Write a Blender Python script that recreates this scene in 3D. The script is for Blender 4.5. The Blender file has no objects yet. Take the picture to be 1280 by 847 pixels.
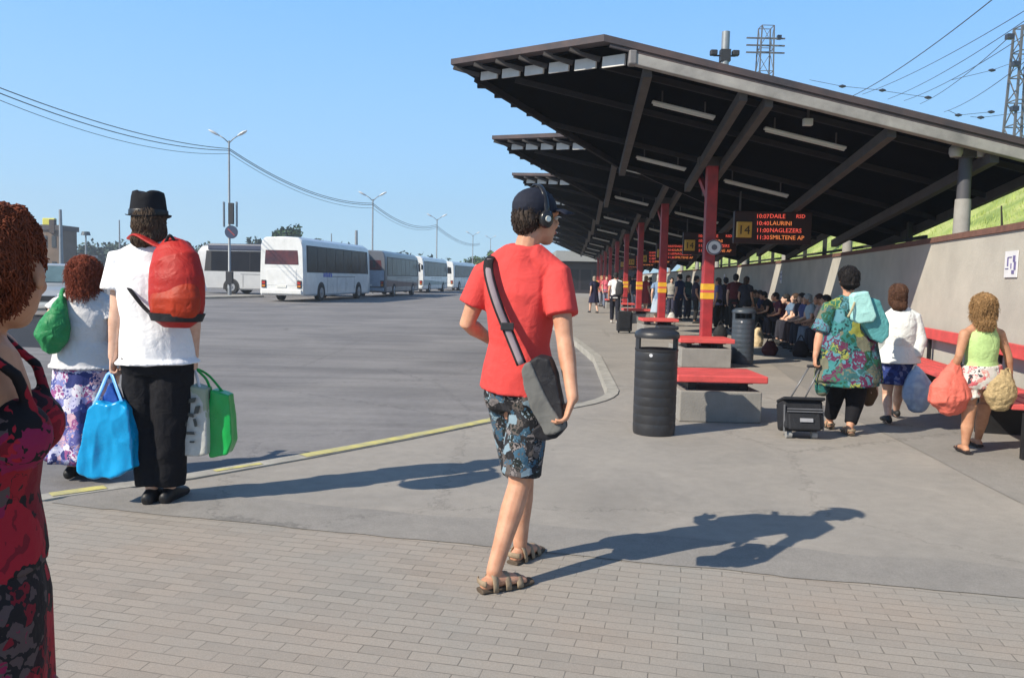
import bpy, bmesh, math, random
from mathutils import Vector, Matrix, noise
random.seed(7)
R = math.radians
sc = bpy.context.scene
COL = sc.collection
V = Vector

# ------------------------------------------------------------------ camera
CAMZ = 1.45
PITCH, ROLL = R(4.32), R(1.3)
cf = V((0, math.cos(PITCH), -math.sin(PITCH)))
r0 = V((1, 0, 0)); u0 = V((0, math.sin(PITCH), math.cos(PITCH)))
cr = r0 * math.cos(ROLL) + u0 * math.sin(ROLL)
cu = u0 * math.cos(ROLL) - r0 * math.sin(ROLL)
cam = bpy.data.cameras.new('camera'); camo = bpy.data.objects.new('camera', cam); COL.objects.link(camo)
cam.sensor_width = 36; cam.lens = 28.125; cam.clip_end = 3000; cam.clip_start = 0.05
m = Matrix((cr, cu, -cf)).transposed().to_4x4(); m.translation = V((0, 0, CAMZ))
camo.matrix_world = m
sc.camera = camo

# ------------------------------------------------------------------ sky, sun, exposure
SUN_EL = R(36.5); SD = V((-0.845, -0.535, 0)).normalized()      # horizontal direction towards the sun
w = bpy.data.worlds.new('World'); sc.world = w; w.use_nodes = True
nt = w.node_tree; bg = nt.nodes['Background']
sky = nt.nodes.new('ShaderNodeTexSky'); sky.sky_type = 'NISHITA'; sky.sun_disc = False
sky.sun_elevation = SUN_EL; sky.sun_rotation = math.atan2(SD.x, SD.y)
sky.air_density = 1.0; sky.dust_density = 0.3; sky.ozone_density = 5.0; sky.altitude = 0
# the summer haze of the day: the sky whitens to pale blue near the horizon instead of yellow
stc = nt.nodes.new('ShaderNodeTexCoord'); ssp = nt.nodes.new('ShaderNodeSeparateXYZ'); nt.links.new(stc.outputs['Generated'], ssp.inputs[0])
srp = nt.nodes.new('ShaderNodeValToRGB'); e = srp.color_ramp.elements
e[0].position = 0.0; e[0].color = (3.6, 5.5, 6.7, 1); e[1].position = .62; e[1].color = (.75, 1.5, 2.9, 1)
x = e.new(.10); x.color = (2.75, 4.95, 7.1, 1)
x = e.new(.34); x.color = (1.55, 3.75, 7.6, 1)
smx = nt.nodes.new('ShaderNodeMix'); smx.data_type = 'RGBA'; smx.inputs[0].default_value = .92
nt.links.new(ssp.outputs['Z'], srp.inputs['Fac']); nt.links.new(srp.outputs['Color'], smx.inputs[7]); nt.links.new(sky.outputs[0], smx.inputs[6])
nt.links.new(smx.outputs[2], bg.inputs[0]); bg.inputs[1].default_value = 0.11
sl = bpy.data.lights.new('sun', 'SUN'); sl.energy = 5.0; sl.angle = R(0.5); sl.color = (1, 0.91, 0.76)
so = bpy.data.objects.new('sun', sl); COL.objects.link(so)
sv = V((SD.x * math.cos(SUN_EL), SD.y * math.cos(SUN_EL), math.sin(SUN_EL)))
so.rotation_euler = sv.to_track_quat('Z', 'Y').to_euler(); so.location = (0, 0, 30)
sc.view_settings.view_transform = 'Standard'; sc.view_settings.look = 'None'
sc.view_settings.gamma = 1; sc.view_settings.use_curve_mapping = False
sc.view_settings.exposure = 0.5

# ------------------------------------------------------------------ helpers
def W(px, py, d):
    """point on the ray of a photo pixel (1280x847) at forward distance d"""
    v = cf * 1000 + cr * (px - 640) - cu * (py - 423.5)
    t = d / v.y
    return V((v.x * t, d, CAMZ + v.z * t))
def G(px, py, z=0.0):
    v = cf * 1000 + cr * (px - 640) - cu * (py - 423.5)
    t = (z - CAMZ) / v.z
    return V((v.x * t, v.y * t, z))
def A(u, d, z=0.0):
    """platform coordinates: u sideways from the platform axis, d metres ahead"""
    return V((u + 0.07 * d, d, z))
def lerp(a, b, t): return a + (b - a) * t

class MB:
    def __init__(s): s.v = []; s.f = []; s.m = []
    def add(s, vs, fs, mi=0):
        o = len(s.v); s.v += [V(p) for p in vs]
        for f in fs: s.f.append([i + o for i in f]); s.m.append(mi)
        return s
    def quad(s, a, b, c, d, mi=0): return s.add([a, b, c, d], [(0, 1, 2, 3)], mi)
    def box(s, c, sz, rot=0, mi=0, ax=None):
        c = V(c); hx, hy, hz = sz[0] / 2, sz[1] / 2, sz[2] / 2
        if ax is None:
            ex, ey, ez = V((math.cos(rot), math.sin(rot), 0)), V((-math.sin(rot), math.cos(rot), 0)), V((0, 0, 1))
        else: ex, ey, ez = ax
        vs = [c + ex * (i * hx) + ey * (j * hy) + ez * (k * hz) for k in (-1, 1) for j in (-1, 1) for i in (-1, 1)]
        return s.add(vs, [(0, 2, 3, 1), (4, 5, 7, 6), (0, 1, 5, 4), (2, 6, 7, 3), (0, 4, 6, 2), (1, 3, 7, 5)], mi)
    def bar(s, p0, p1, w, h, up=V((0, 0, 1)), mi=0):
        p0, p1 = V(p0), V(p1); t = (p1 - p0); L = t.length; t.normalize()
        ex = t.cross(up)
        if ex.length < 1e-4: ex = t.cross(V((1, 0, 0)))
        ex.normalize(); ez = ex.cross(t)
        return s.box((p0 + p1) / 2, (w, L, h), ax=(ex, t, ez), mi=mi)
    def tube(s, pts, rs, ry=None, ref=None, n=12, cap='round', mi=0):
        """closed tube; rs per point or one number; ry radii along the second axis; ref the first axis (one or per point)"""
        pts = [V(p) for p in pts]; N = len(pts)
        if not isinstance(rs, (list, tuple)): rs = [rs] * N
        if ry is None: ry = rs
        elif not isinstance(ry, (list, tuple)): ry = [ry] * N
        rings = []
        pa = None
        for i in range(N):
            t = (pts[min(i + 1, N - 1)] - pts[max(i - 1, 0)])
            if 0 < i < N - 1:
                a_, b_ = (pts[i + 1] - pts[i]), (pts[i] - pts[i - 1])
                if a_.length > 1e-6 and b_.length > 1e-6: t = a_.normalized() + b_.normalized()
            t = t.normalized() if t.length > 1e-6 else V((0, 0, 1))
            rf = ref[i] if isinstance(ref, list) else (ref if ref is not None else pa)
            if rf is None: rf = V((1, 0, 0)) if abs(t.x) < 0.8 else V((0, 1, 0))
            a = rf - t * rf.dot(t)
            if a.length < 1e-4: a = t.orthogonal()
            a.normalize(); b = t.cross(a); pa = a
            rings.append((pts[i], a, b, rs[i], ry[i], t))
        if cap == 'round':
            p, a, b, x, y, t = rings[0]; q = min(x, y)
            pre = [(p - t * q * .8, a, b, x * .5, y * .5, t), (p - t * q * .45, a, b, x * .85, y * .85, t)]
            p, a, b, x, y, t = rings[-1]; q = min(x, y)
            post = [(p + t * q * .45, a, b, x * .85, y * .85, t), (p + t * q * .8, a, b, x * .5, y * .5, t)]
            rings = pre + rings + post
        vs = []; fs = []
        for (p, a, b, x, y, t) in rings:
            for j in range(n):
                th = 2 * math.pi * j / n
                vs.append(p + a * (x * math.cos(th)) + b * (y * math.sin(th)))
        M_ = len(rings)
        for i in range(M_ - 1):
            for j in range(n):
                k = (j + 1) % n
                fs.append((i * n + j, i * n + k, (i + 1) * n + k, (i + 1) * n + j))
        if cap:
            fs.append(tuple(reversed(range(n)))); fs.append(tuple((M_ - 1) * n + j for j in range(n)))
        return s.add(vs, fs, mi)
    def ell(s, c, a, b, c2, n=14, mi=0):
        """ellipsoid with three half-axis vectors"""
        c = V(c); vs = [c + c2]; rows = n // 2
        for i in range(1, rows):
            ph = math.pi * i / rows
            for j in range(n):
                th = 2 * math.pi * j / n
                vs.append(c + c2 * math.cos(ph) + a * (math.sin(ph) * math.cos(th)) + b * (math.sin(ph) * math.sin(th)))
        vs.append(c - c2); fs = []
        for j in range(n): fs.append((0, 1 + j, 1 + (j + 1) % n))
        for i in range(rows - 2):
            for j in range(n):
                k = (j + 1) % n
                fs.append((1 + i * n + j, 1 + (i + 1) * n + j, 1 + (i + 1) * n + k, 1 + i * n + k))
        o = 1 + (rows - 2) * n; L = len(vs) - 1
        for j in range(n): fs.append((o + j, L, o + (j + 1) % n))
        return s.add(vs, fs, mi)
    def sph(s, c, r, n=12, mi=0): return s.ell(c, V((r, 0, 0)), V((0, r, 0)), V((0, 0, r)), n, mi)
    def lathe(s, c, prof, n=32, mi=0):
        c = V(c); vs = []; fs = []
        for (r, z) in prof:
            for j in range(n):
                th = 2 * math.pi * j / n; vs.append(c + V((r * math.cos(th), r * math.sin(th), z)))
        for i in range(len(prof) - 1):
            for j in range(n):
                k = (j + 1) % n; fs.append((i * n + j, i * n + k, (i + 1) * n + k, (i + 1) * n + j))
        fs.append(tuple(reversed(range(n)))); fs.append(tuple((len(prof) - 1) * n + j for j in range(n)))
        return s.add(vs, fs, mi)
    def prism(s, poly, d, mi=0):
        """polygon (list of points) extruded by vector d"""
        n = len(poly); poly = [V(p) for p in poly]; d = V(d)
        vs = poly + [p + d for p in poly]
        fs = [tuple(range(n)), tuple(reversed(range(n, 2 * n)))]
        for j in range(n): k = (j + 1) % n; fs.append((j, j + n, k + n, k))
        return s.add(vs, fs, mi)
    def raw(s):
        me = bpy.data.meshes.new('m'); me.from_pydata([tuple(p) for p in s.v], [], s.f)
        for p, i in zip(me.polygons, s.m): p.material_index = i
        me.update(); return me
    def build(s, name, mat, parent=None, org=None, smooth=False, bevel=0, angle=40):
        me = s.raw(); bm = bmesh.new(); bm.from_mesh(me)
        bmesh.ops.recalc_face_normals(bm, faces=bm.faces); bm.to_mesh(me); bm.free()
        return link(name, me, mat, parent, org, smooth, bevel, angle)

def origin_of(parent):
    M_ = Matrix.Identity(4)
    while parent is not None:
        M_ = (Matrix.Translation(parent.location) @ parent.rotation_euler.to_matrix().to_4x4()) @ M_
        parent = parent.parent
    return M_
def link(name, me, mat, parent=None, org=None, smooth=False, bevel=0, angle=40, world=True):
    """mesh in world coordinates -> object named name, child of parent or with its origin at org"""
    o = bpy.data.objects.new(name, me); me.name = name
    mats = mat if isinstance(mat, (list, tuple)) else [mat]
    me.materials.clear()
    for m_ in mats: me.materials.append(m_)
    if parent is not None:
        if world: me.transform(origin_of(parent).inverted())
        o.parent = parent
    elif org is not None:
        org = V(org); me.transform(Matrix.Translation(-org)); o.location = org
    if smooth:
        for p in me.polygons: p.use_smooth = True
        if smooth == 'auto':
            bm = bmesh.new(); bm.from_mesh(me)
            for e in bm.edges:
                if len(e.link_faces) == 2 and e.calc_face_angle(0) > R(angle): e.smooth = False
            bm.to_mesh(me); bm.free()
    if bevel:
        b = o.modifiers.new('b', 'BEVEL'); b.width = bevel; b.segments = 2; b.limit_method = 'ANGLE'; b.angle_limit = R(40)
    COL.objects.link(o); return o
def tag(o, label=None, cat=None, group=None, kind=None):
    if label: o['label'] = label
    if cat: o['category'] = cat
    if group: o['group'] = group
    if kind: o['kind'] = kind
    return o
def thing(name, loc, label, cat, group=None, rot=0):
    o = bpy.data.objects.new(name, None); COL.objects.link(o); o.location = V(loc); o.rotation_euler = (0, 0, rot)
    o.empty_display_size = .1
    return tag(o, label, cat, group)
def copy_tree(o, parent=None):
    c = o.copy(); COL.objects.link(c)
    if parent is not None: c.parent = parent
    for ch in list(o.children): copy_tree(ch, c)
    return c
def struct(o): o['kind'] = 'structure'; return o

def remesh(mb, voxel, smooth=3, amp=0, fr=(6, 6, 6), seed=0, fine=0, lap=0.5):
    me = mb.raw(); ob = bpy.data.objects.new('tmp', me); COL.objects.link(ob)
    md = ob.modifiers.new('r', 'REMESH'); md.mode = 'VOXEL'; md.voxel_size = voxel; md.use_smooth_shade = True
    if smooth:
        ms = ob.modifiers.new('s', 'SMOOTH'); ms.factor = lap; ms.iterations = smooth
    dg = bpy.context.evaluated_depsgraph_get()
    out = bpy.data.meshes.new_from_object(ob.evaluated_get(dg))
    bpy.data.objects.remove(ob); bpy.data.meshes.remove(me)
    if amp or fine:
        nr = [v.normal.copy() for v in out.vertices]; F = V(fr); sd = V((seed * 3.1, seed * 1.7, seed * 5.3))
        for v, n_ in zip(out.vertices, nr):
            q = V((v.co.x * F.x, v.co.y * F.y, v.co.z * F.z)) + sd
            h = noise.noise(q)
            h = (1 - abs(h) * 2.2) * .6 + noise.noise(q * 2.3 + sd) * .4     # ridged: cloth folds
            d_ = amp * h
            if fine: d_ += fine * noise.noise(v.co * 60 + sd)
            v.co += n_ * d_
    for p in out.polygons: p.use_smooth = True
    out.update(); return out

# ------------------------------------------------------------------ materials
MATS = {}
def newmat(name):
    m_ = bpy.data.materials.new(name); m_.use_nodes = True
    n_ = m_.node_tree; return m_, n_, n_.nodes['Principled BSDF']
def node(n_, t, **kw):
    x = n_.nodes.new(t)
    for k, v_ in kw.items(): setattr(x, k, v_)
    return x
def M(name, col, rough=.6, metal=0, var=.18, scale=6, bump=.15, bscale=60, spec=.4, bdist=.01, dirt=None, coat=0, trans=0):
    if name in MATS: return MATS[name]
    m_, n_, b = newmat(name); L = n_.links
    tc = node(n_, 'ShaderNodeTexCoord')
    n1 = node(n_, 'ShaderNodeTexNoise'); n1.inputs['Scale'].default_value = scale; n1.inputs['Detail'].default_value = 8; n1.inputs['Roughness'].default_value = .6
    L.new(tc.outputs['Object'], n1.inputs['Vector'])
    rp = node(n_, 'ShaderNodeValToRGB')
    rp.color_ramp.elements[0].position = .3; rp.color_ramp.elements[1].position = .72
    c = V(col[:3])
    d_ = V(dirt) if dirt else c * (1 - var)
    rp.color_ramp.elements[0].color = (*d_, 1); rp.color_ramp.elements[1].color = (*[min(1, x * (1 + var * .5)) for x in c], 1)
    L.new(n1.outputs['Fac'], rp.inputs['Fac']); L.new(rp.outputs['Color'], b.inputs['Base Color'])
    b.inputs['Roughness'].default_value = rough; b.inputs['Metallic'].default_value = metal
    b.inputs['Specular IOR Level'].default_value = spec
    if coat: b.inputs['Coat Weight'].default_value = coat; b.inputs['Coat Roughness'].default_value = .08
    mr = node(n_, 'ShaderNodeMapRange'); mr.inputs['To Min'].default_value = max(0, rough - .1); mr.inputs['To Max'].default_value = min(1, rough + .12)
    L.new(n1.outputs['Fac'], mr.inputs['Value']); L.new(mr.outputs['Result'], b.inputs['Roughness'])
    if bump:
        n2 = node(n_, 'ShaderNodeTexNoise'); n2.inputs['Scale'].default_value = bscale; n2.inputs['Detail'].default_value = 6
        L.new(tc.outputs['Object'], n2.inputs['Vector'])
        bp = node(n_, 'ShaderNodeBump'); bp.inputs['Strength'].default_value = bump; bp.inputs['Distance'].default_value = bdist
        L.new(n2.outputs['Fac'], bp.inputs['Height']); L.new(bp.outputs['Normal'], b.inputs['Normal'])
    if trans: b.inputs['Transmission Weight'].default_value = trans
    MATS[name] = m_; return m_
def skin(name, col):
    if name in MATS: return MATS[name]
    m_ = M(name, col, .55, 0, .28, 14, .25, 160, .3, .002, dirt=[col[0] * .84, col[1] * .72, col[2] * .66])
    b = m_.node_tree.nodes['Principled BSDF']
    b.inputs['Subsurface Weight'].default_value = .12; b.inputs['Subsurface Radius'].default_value = (.02, .008, .004)
    b.inputs['Subsurface Scale'].default_value = .3
    return m_
def cloth(name, col, var=.15, rough=.85, weave=350, scale=5, folds=.5):
    if name in MATS: return MATS[name]
    m_ = M(name, col, rough, 0, var, scale, 0, 60, .2)
    n_ = m_.node_tree; L = n_.links; b = n_.nodes['Principled BSDF']
    tc = node(n_, 'ShaderNodeTexCoord')
    w1 = node(n_, 'ShaderNodeTexNoise'); w1.inputs['Scale'].default_value = weave
    w2 = node(n_, 'ShaderNodeTexNoise'); w2.inputs['Scale'].default_value = 14; w2.inputs['Detail'].default_value = 3; w2.inputs['Distortion'].default_value = .8
    L.new(tc.outputs['Object'], w1.inputs['Vector']); L.new(tc.outputs['Object'], w2.inputs['Vector'])
    b1 = node(n_, 'ShaderNodeBump'); b1.inputs['Strength'].default_value = .3; b1.inputs['Distance'].default_value = .002
    b2 = node(n_, 'ShaderNodeBump'); b2.inputs['Strength'].default_value = folds; b2.inputs['Distance'].default_value = .025
    L.new(w1.outputs['Fac'], b1.inputs['Height']); L.new(w2.outputs['Fac'], b2.inputs['Height'])
    L.new(b2.outputs['Normal'], b1.inputs['Normal']); L.new(b1.outputs['Normal'], b.inputs['Normal'])
    return m_
def floral(name, cols, scale=14, dist=.6, rough=.8, sharp=True, stretch=(1, 1, 1)):
    """irregular printed pattern: distorted cells picking from a list of (position, colour)"""
    if name in MATS: return MATS[name]
    m_, n_, b = newmat(name); L = n_.links
    tc = node(n_, 'ShaderNodeTexCoord'); mp = node(n_, 'ShaderNodeMapping'); mp.inputs['Scale'].default_value = stretch
    L.new(tc.outputs['Object'], mp.inputs['Vector'])
    nz = node(n_, 'ShaderNodeTexNoise'); nz.inputs['Scale'].default_value = scale * .8; nz.inputs['Detail'].default_value = 4
    L.new(mp.outputs['Vector'], nz.inputs['Vector'])
    mx = node(n_, 'ShaderNodeMix', data_type='VECTOR') if False else node(n_, 'ShaderNodeVectorMath', operation='MULTIPLY_ADD')
    mx.inputs[1].default_value = (dist / scale * 3,) * 3
    L.new(nz.outputs['Color'], mx.inputs[0]); L.new(mp.outputs['Vector'], mx.inputs[2])
    vo = node(n_, 'ShaderNodeTexVoronoi'); vo.inputs['Scale'].default_value = scale
    L.new(mx.outputs['Vector'], vo.inputs['Vector'])
    v2 = node(n_, 'ShaderNodeTexVoronoi', feature='DISTANCE_TO_EDGE'); v2.inputs['Scale'].default_value = scale * 1.9
    L.new(mx.outputs['Vector'], v2.inputs['Vector'])
    sp = node(n_, 'ShaderNodeSeparateColor'); L.new(vo.outputs['Color'], sp.inputs[0])
    ad = node(n_, 'ShaderNodeMath', operation='MULTIPLY_ADD'); ad.inputs[1].default_value = .35
    L.new(v2.outputs['Distance'], ad.inputs[0]); L.new(sp.outputs[0], ad.inputs[2])
    rp = node(n_, 'ShaderNodeValToRGB'); rp.color_ramp.interpolation = 'CONSTANT' if sharp else 'LINEAR'
    e = rp.color_ramp.elements
    e[0].position = 0; e[0].color = (*cols[0], 1); e[1].position = 1 / len(cols); e[1].color = (*cols[1], 1)
    for i in range(2, len(cols)):
        x = e.new(i / len(cols)); x.color = (*cols[i], 1)
    L.new(ad.outputs[0], rp.inputs['Fac']); L.new(rp.outputs['Color'], b.inputs['Base Color'])
    b.inputs['Roughness'].default_value = rough; b.inputs['Specular IOR Level'].default_value = .25
    w2 = node(n_, 'ShaderNodeTexNoise'); w2.inputs['Scale'].default_value = 16; w2.inputs['Detail'].default_value = 3
    L.new(tc.outputs['Object'], w2.inputs['Vector'])
    b2 = node(n_, 'ShaderNodeBump'); b2.inputs['Strength'].default_value = .5; b2.inputs['Distance'].default_value = .02
    L.new(w2.outputs['Fac'], b2.inputs['Height']); L.new(b2.outputs['Normal'], b.inputs['Normal'])
    MATS[name] = m_; return m_
def emit(name, col, st):
    if name in MATS: return MATS[name]
    m_, n_, b = newmat(name); b.inputs['Base Color'].default_value = (*col, 1)
    b.inputs['Emission Color'].default_value = (*col, 1); b.inputs['Emission Strength'].default_value = st
    MATS[name] = m_; return m_
def glass(name, col, rough=.08):
    if name in MATS: return MATS[name]
    return M(name, col, max(rough, .16), 0, .3, 1.5, .04, 3, .35)

def asphalt(name, col, dark, speck=1.0, patch=.5, cracks=False, rough=.85):
    m_, n_, b = newmat(name); L = n_.links
    tc = node(n_, 'ShaderNodeTexCoord')
    def nz(s, d=6, r=.6, dis=0):
        x = node(n_, 'ShaderNodeTexNoise'); x.inputs['Scale'].default_value = s; x.inputs['Detail'].default_value = d
        x.inputs['Roughness'].default_value = r; x.inputs['Distortion'].default_value = dis
        L.new(tc.outputs['Object'], x.inputs['Vector']); return x
    big = nz(patch, 8, .62, .6); fin = nz(170, 3, .8); med = nz(9, 6, .7)
    rp = node(n_, 'ShaderNodeValToRGB'); rp.color_ramp.elements[0].position = .34; rp.color_ramp.elements[1].position = .68
    rp.color_ramp.elements[0].color = (*dark, 1); rp.color_ramp.elements[1].color = (*col, 1)
    L.new(big.outputs['Fac'], rp.inputs['Fac'])
    r2 = node(n_, 'ShaderNodeMapRange'); r2.inputs['From Min'].default_value = .3; r2.inputs['From Max'].default_value = .7
    r2.inputs['To Min'].default_value = 1 - .42 * speck; r2.inputs['To Max'].default_value = 1 + .35 * speck
    L.new(fin.outputs['Fac'], r2.inputs['Value'])
    r3 = node(n_, 'ShaderNodeMapRange'); r3.inputs['From Min'].default_value = .3; r3.inputs['From Max'].default_value = .7
    r3.inputs['To Min'].default_value = .9; r3.inputs['To Max'].default_value = 1.08
    L.new(med.outputs['Fac'], r3.inputs['Value'])
    mu = node(n_, 'ShaderNodeMath', operation='MULTIPLY'); L.new(r2.outputs[0], mu.inputs[0]); L.new(r3.outputs[0], mu.inputs[1])
    sc_ = node(n_, 'ShaderNodeVectorMath', operation='SCALE'); L.new(rp.outputs['Color'], sc_.inputs[0]); L.new(mu.outputs[0], sc_.inputs['Scale'])
    out = sc_.outputs[0]
    # hairline cracks, oil stains and trodden gum
    wv = node(n_, 'ShaderNodeVectorMath', operation='MULTIPLY_ADD'); wv.inputs[1].default_value = (.5, .5, 0)
    L.new(med.outputs['Color'], wv.inputs[0]); L.new(tc.outputs['Object'], wv.inputs[2])
    def mask(out_, vec, scale, a, b_, lo, feature='DISTANCE_TO_EDGE'):
        vo = node(n_, 'ShaderNodeTexVoronoi', feature=feature); vo.inputs['Scale'].default_value = scale; L.new(vec, vo.inputs['Vector'])
        r_ = node(n_, 'ShaderNodeMapRange'); r_.inputs['From Min'].default_value = a; r_.inputs['From Max'].default_value = b_; r_.inputs['To Min'].default_value = lo; r_.inputs['To Max'].default_value = 1
        L.new(vo.outputs['Distance'], r_.inputs['Value'])
        s_ = node(n_, 'ShaderNodeVectorMath', operation='SCALE'); L.new(out_, s_.inputs[0]); L.new(r_.outputs[0], s_.inputs['Scale']); return s_.outputs[0]
    out = mask(out, wv.outputs[0], .33, .0008, .0045, .72)
    out = mask(out, tc.outputs['Object'], 2.3, .028, .05, .78, 'F1')
    out = mask(out, wv.outputs[0], .42, .05, .3, .84, 'F1')
    if cracks:
        # tyre streaks sweeping across the road
        mp = node(n_, 'ShaderNodeMapping'); mp.inputs['Rotation'].default_value = (0, 0, R(28)); mp.inputs['Scale'].default_value = (.25, 2.6, 1)
        L.new(tc.outputs['Object'], mp.inputs['Vector'])
        s1 = node(n_, 'ShaderNodeTexNoise'); s1.inputs['Scale'].default_value = .55; s1.inputs['Detail'].default_value = 5; s1.inputs['Distortion'].default_value = 1.2
        L.new(mp.outputs['Vector'], s1.inputs['Vector'])
        r4 = node(n_, 'ShaderNodeMapRange'); r4.inputs['From Min'].default_value = .35; r4.inputs['From Max'].default_value = .65
        r4.inputs['To Min'].default_value = .86; r4.inputs['To Max'].default_value = 1.12; L.new(s1.outputs['Fac'], r4.inputs['Value'])
        s2 = node(n_, 'ShaderNodeVectorMath', operation='SCALE'); L.new(out, s2.inputs[0]); L.new(r4.outputs[0], s2.inputs['Scale']); out = s2.outputs[0]
    L.new(out, b.inputs['Base Color']); b.inputs['Roughness'].default_value = rough; b.inputs['Specular IOR Level'].default_value = .3
    bp = node(n_, 'ShaderNodeBump'); bp.inputs['Strength'].default_value = .5; bp.inputs['Distance'].default_value = .004
    L.new(fin.outputs['Fac'], bp.inputs['Height']); L.new(bp.outputs['Normal'], b.inputs['Normal'])
    MATS[name] = m_; return m_
def pavers(name, rot):
    m_, n_, b = newmat(name); L = n_.links
    tc = node(n_, 'ShaderNodeTexCoord'); mp = node(n_, 'ShaderNodeMapping'); mp.inputs['Rotation'].default_value = (0, 0, rot)
    L.new(tc.outputs['Object'], mp.inputs['Vector'])
    wn = node(n_, 'ShaderNodeTexNoise'); wn.inputs['Scale'].default_value = 5; wn.inputs['Detail'].default_value = 4
    L.new(tc.outputs['Object'], wn.inputs['Vector'])
    wv = node(n_, 'ShaderNodeVectorMath', operation='MULTIPLY_ADD'); wv.inputs[1].default_value = (.014, .014, 0)
    L.new(wn.outputs['Color'], wv.inputs[0]); L.new(mp.outputs['Vector'], wv.inputs[2])
    br = node(n_, 'ShaderNodeTexBrick'); br.inputs['Scale'].default_value = 1; br.inputs['Brick Width'].default_value = .2
    br.inputs['Row Height'].default_value = .068; br.inputs['Mortar Size'].default_value = .0028; br.inputs['Mortar Smooth'].default_value = .5
    br.inputs['Color1'].default_value = (.315, .285, .248, 1); br.inputs['Color2'].default_value = (.22, .2, .176, 1); br.inputs['Mortar'].default_value = (.165, .148, .127, 1)
    br.inputs['Bias'].default_value = -.45; br.offset = .5
    L.new(wv.outputs['Vector'], br.inputs['Vector'])
    def nz(s, d=6, r=.6):
        x = node(n_, 'ShaderNodeTexNoise'); x.inputs['Scale'].default_value = s; x.inputs['Detail'].default_value = d; x.inputs['Roughness'].default_value = r
        L.new(tc.outputs['Object'], x.inputs['Vector']); return x
    big = nz(.9, 8); fin = nz(190, 3, .8); med = nz(3.2, 7, .7)
    # joints partly filled with sand: fade mortar into the brick colour
    r1 = node(n_, 'ShaderNodeMapRange'); r1.inputs['From Min'].default_value = .38; r1.inputs['From Max'].default_value = .6; r1.inputs['To Min'].default_value = .25; r1.inputs['To Max'].default_value = .95
    L.new(med.outputs['Fac'], r1.inputs['Value'])
    mx = node(n_, 'ShaderNodeMix', data_type='RGBA'); mx.inputs[6].default_value = (.295, .268, .236, 1)
    L.new(r1.outputs[0], mx.inputs[0]); L.new(br.outputs['Color'], mx.inputs[7])
    tint = node(n_, 'ShaderNodeValToRGB'); tint.color_ramp.elements[0].position = .35; tint.color_ramp.elements[1].position = .7
    tint.color_ramp.elements[0].color = (.93, .97, 1.0, 1); tint.color_ramp.elements[1].color = (1.07, 1.0, .96, 1)
    L.new(big.outputs['Fac'], tint.inputs['Fac'])
    m2 = node(n_, 'ShaderNodeVectorMath', operation='MULTIPLY'); L.new(mx.outputs[2], m2.inputs[0]); L.new(tint.outputs['Color'], m2.inputs[1])
    r2 = node(n_, 'ShaderNodeMapRange'); r2.inputs['From Min'].default_value = .3; r2.inputs['From Max'].default_value = .7; r2.inputs['To Min'].default_value = .8; r2.inputs['To Max'].default_value = 1.18
    L.new(fin.outputs['Fac'], r2.inputs['Value'])
    s2 = node(n_, 'ShaderNodeVectorMath', operation='SCALE'); L.new(m2.outputs[0], s2.inputs[0]); L.new(r2.outputs[0], s2.inputs['Scale'])
    L.new(s2.outputs[0], b.inputs['Base Color']); b.inputs['Roughness'].default_value = .88; b.inputs['Specular IOR Level'].default_value = .25
    iv = node(n_, 'ShaderNodeMath', operation='MULTIPLY_ADD'); iv.inputs[1].default_value = -1; iv.inputs[2].default_value = 1
    L.new(br.outputs['Fac'], iv.inputs[0])
    bp = node(n_, 'ShaderNodeBump'); bp.inputs['Strength'].default_value = .55; bp.inputs['Distance'].default_value = .006
    L.new(iv.outputs[0], bp.inputs['Height'])
    b2 = node(n_, 'ShaderNodeBump'); b2.inputs['Strength'].default_value = .35; b2.inputs['Distance'].default_value = .003
    L.new(fin.outputs['Fac'], b2.inputs['Height']); L.new(bp.outputs['Normal'], b2.inputs['Normal']); L.new(b2.outputs['Normal'], b.inputs['Normal'])
    MATS[name] = m_; return m_
# ================================================================== THE SETTING
AS_ROAD = asphalt('road asphalt', (.232, .22, .216), (.165, .158, .16), .8, .35, True)
AS_PLAT = asphalt('pavement asphalt', (.335, .305, .27), (.272, .252, .228), .9, .9)
AS_BAND = asphalt('band asphalt', (.275, .255, .232), (.235, .22, .203), .7, 1.4)
AS_PATCH = asphalt('patched asphalt', (.27, .252, .232), (.23, .217, .2), .8, .8)
CONC = M('kerb concrete', (.36, .34, .30), .85, 0, .3, 5, .4, 70)
YEL = M('worn yellow paint', (.52, .46, .13), .7, 0, .35, 9, .3, 60, dirt=(.33, .31, .2))

def strip(pts, wdt, z0, z1, side=1):
    """mitred solid strip along a polyline (world xy), wdt to its left (side=1)"""
    P = [V((p[0], p[1], 0)) for p in pts]; n = len(P); Q = []
    for i in range(n):
        t0 = (P[i] - P[i - 1]).normalized() if i else (P[1] - P[0]).normalized()
        t1 = (P[i + 1] - P[i]).normalized() if i < n - 1 else t0
        b = (t0 + t1).normalized(); nn = V((-b.y, b.x, 0)); k = max(.4, nn.dot(V((-t1.y, t1.x, 0))))
        Q.append(P[i] + nn * (wdt * side / k))
    mb = MB()
    vs = []
    for p, q in zip(P, Q):
        for z in (z0, z1): vs.append((p.x, p.y, z)); vs.append((q.x, q.y, z))
    fs = [(0, 1, 3, 2), tuple(4 * (n - 1) + k for k in (0, 2, 3, 1))]
    for i in range(n - 1):
        a, b = 4 * i, 4 * i + 4
        fs += [(a + 2, a + 3, b + 3, b + 2), (a, a + 2, b + 2, b), (a + 1, b + 1, b + 3, a + 3), (a, b, b + 1, a + 1)]
    mb.add(vs, fs); return mb, P, Q

ZR = -.12
# one sheet to the horizon
g = MB().quad((-1400, -200, ZR), (1400, -200, ZR), (1400, 1600, ZR), (-1400, 1600, ZR))
struct(g.build('road', AS_ROAD))

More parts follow.
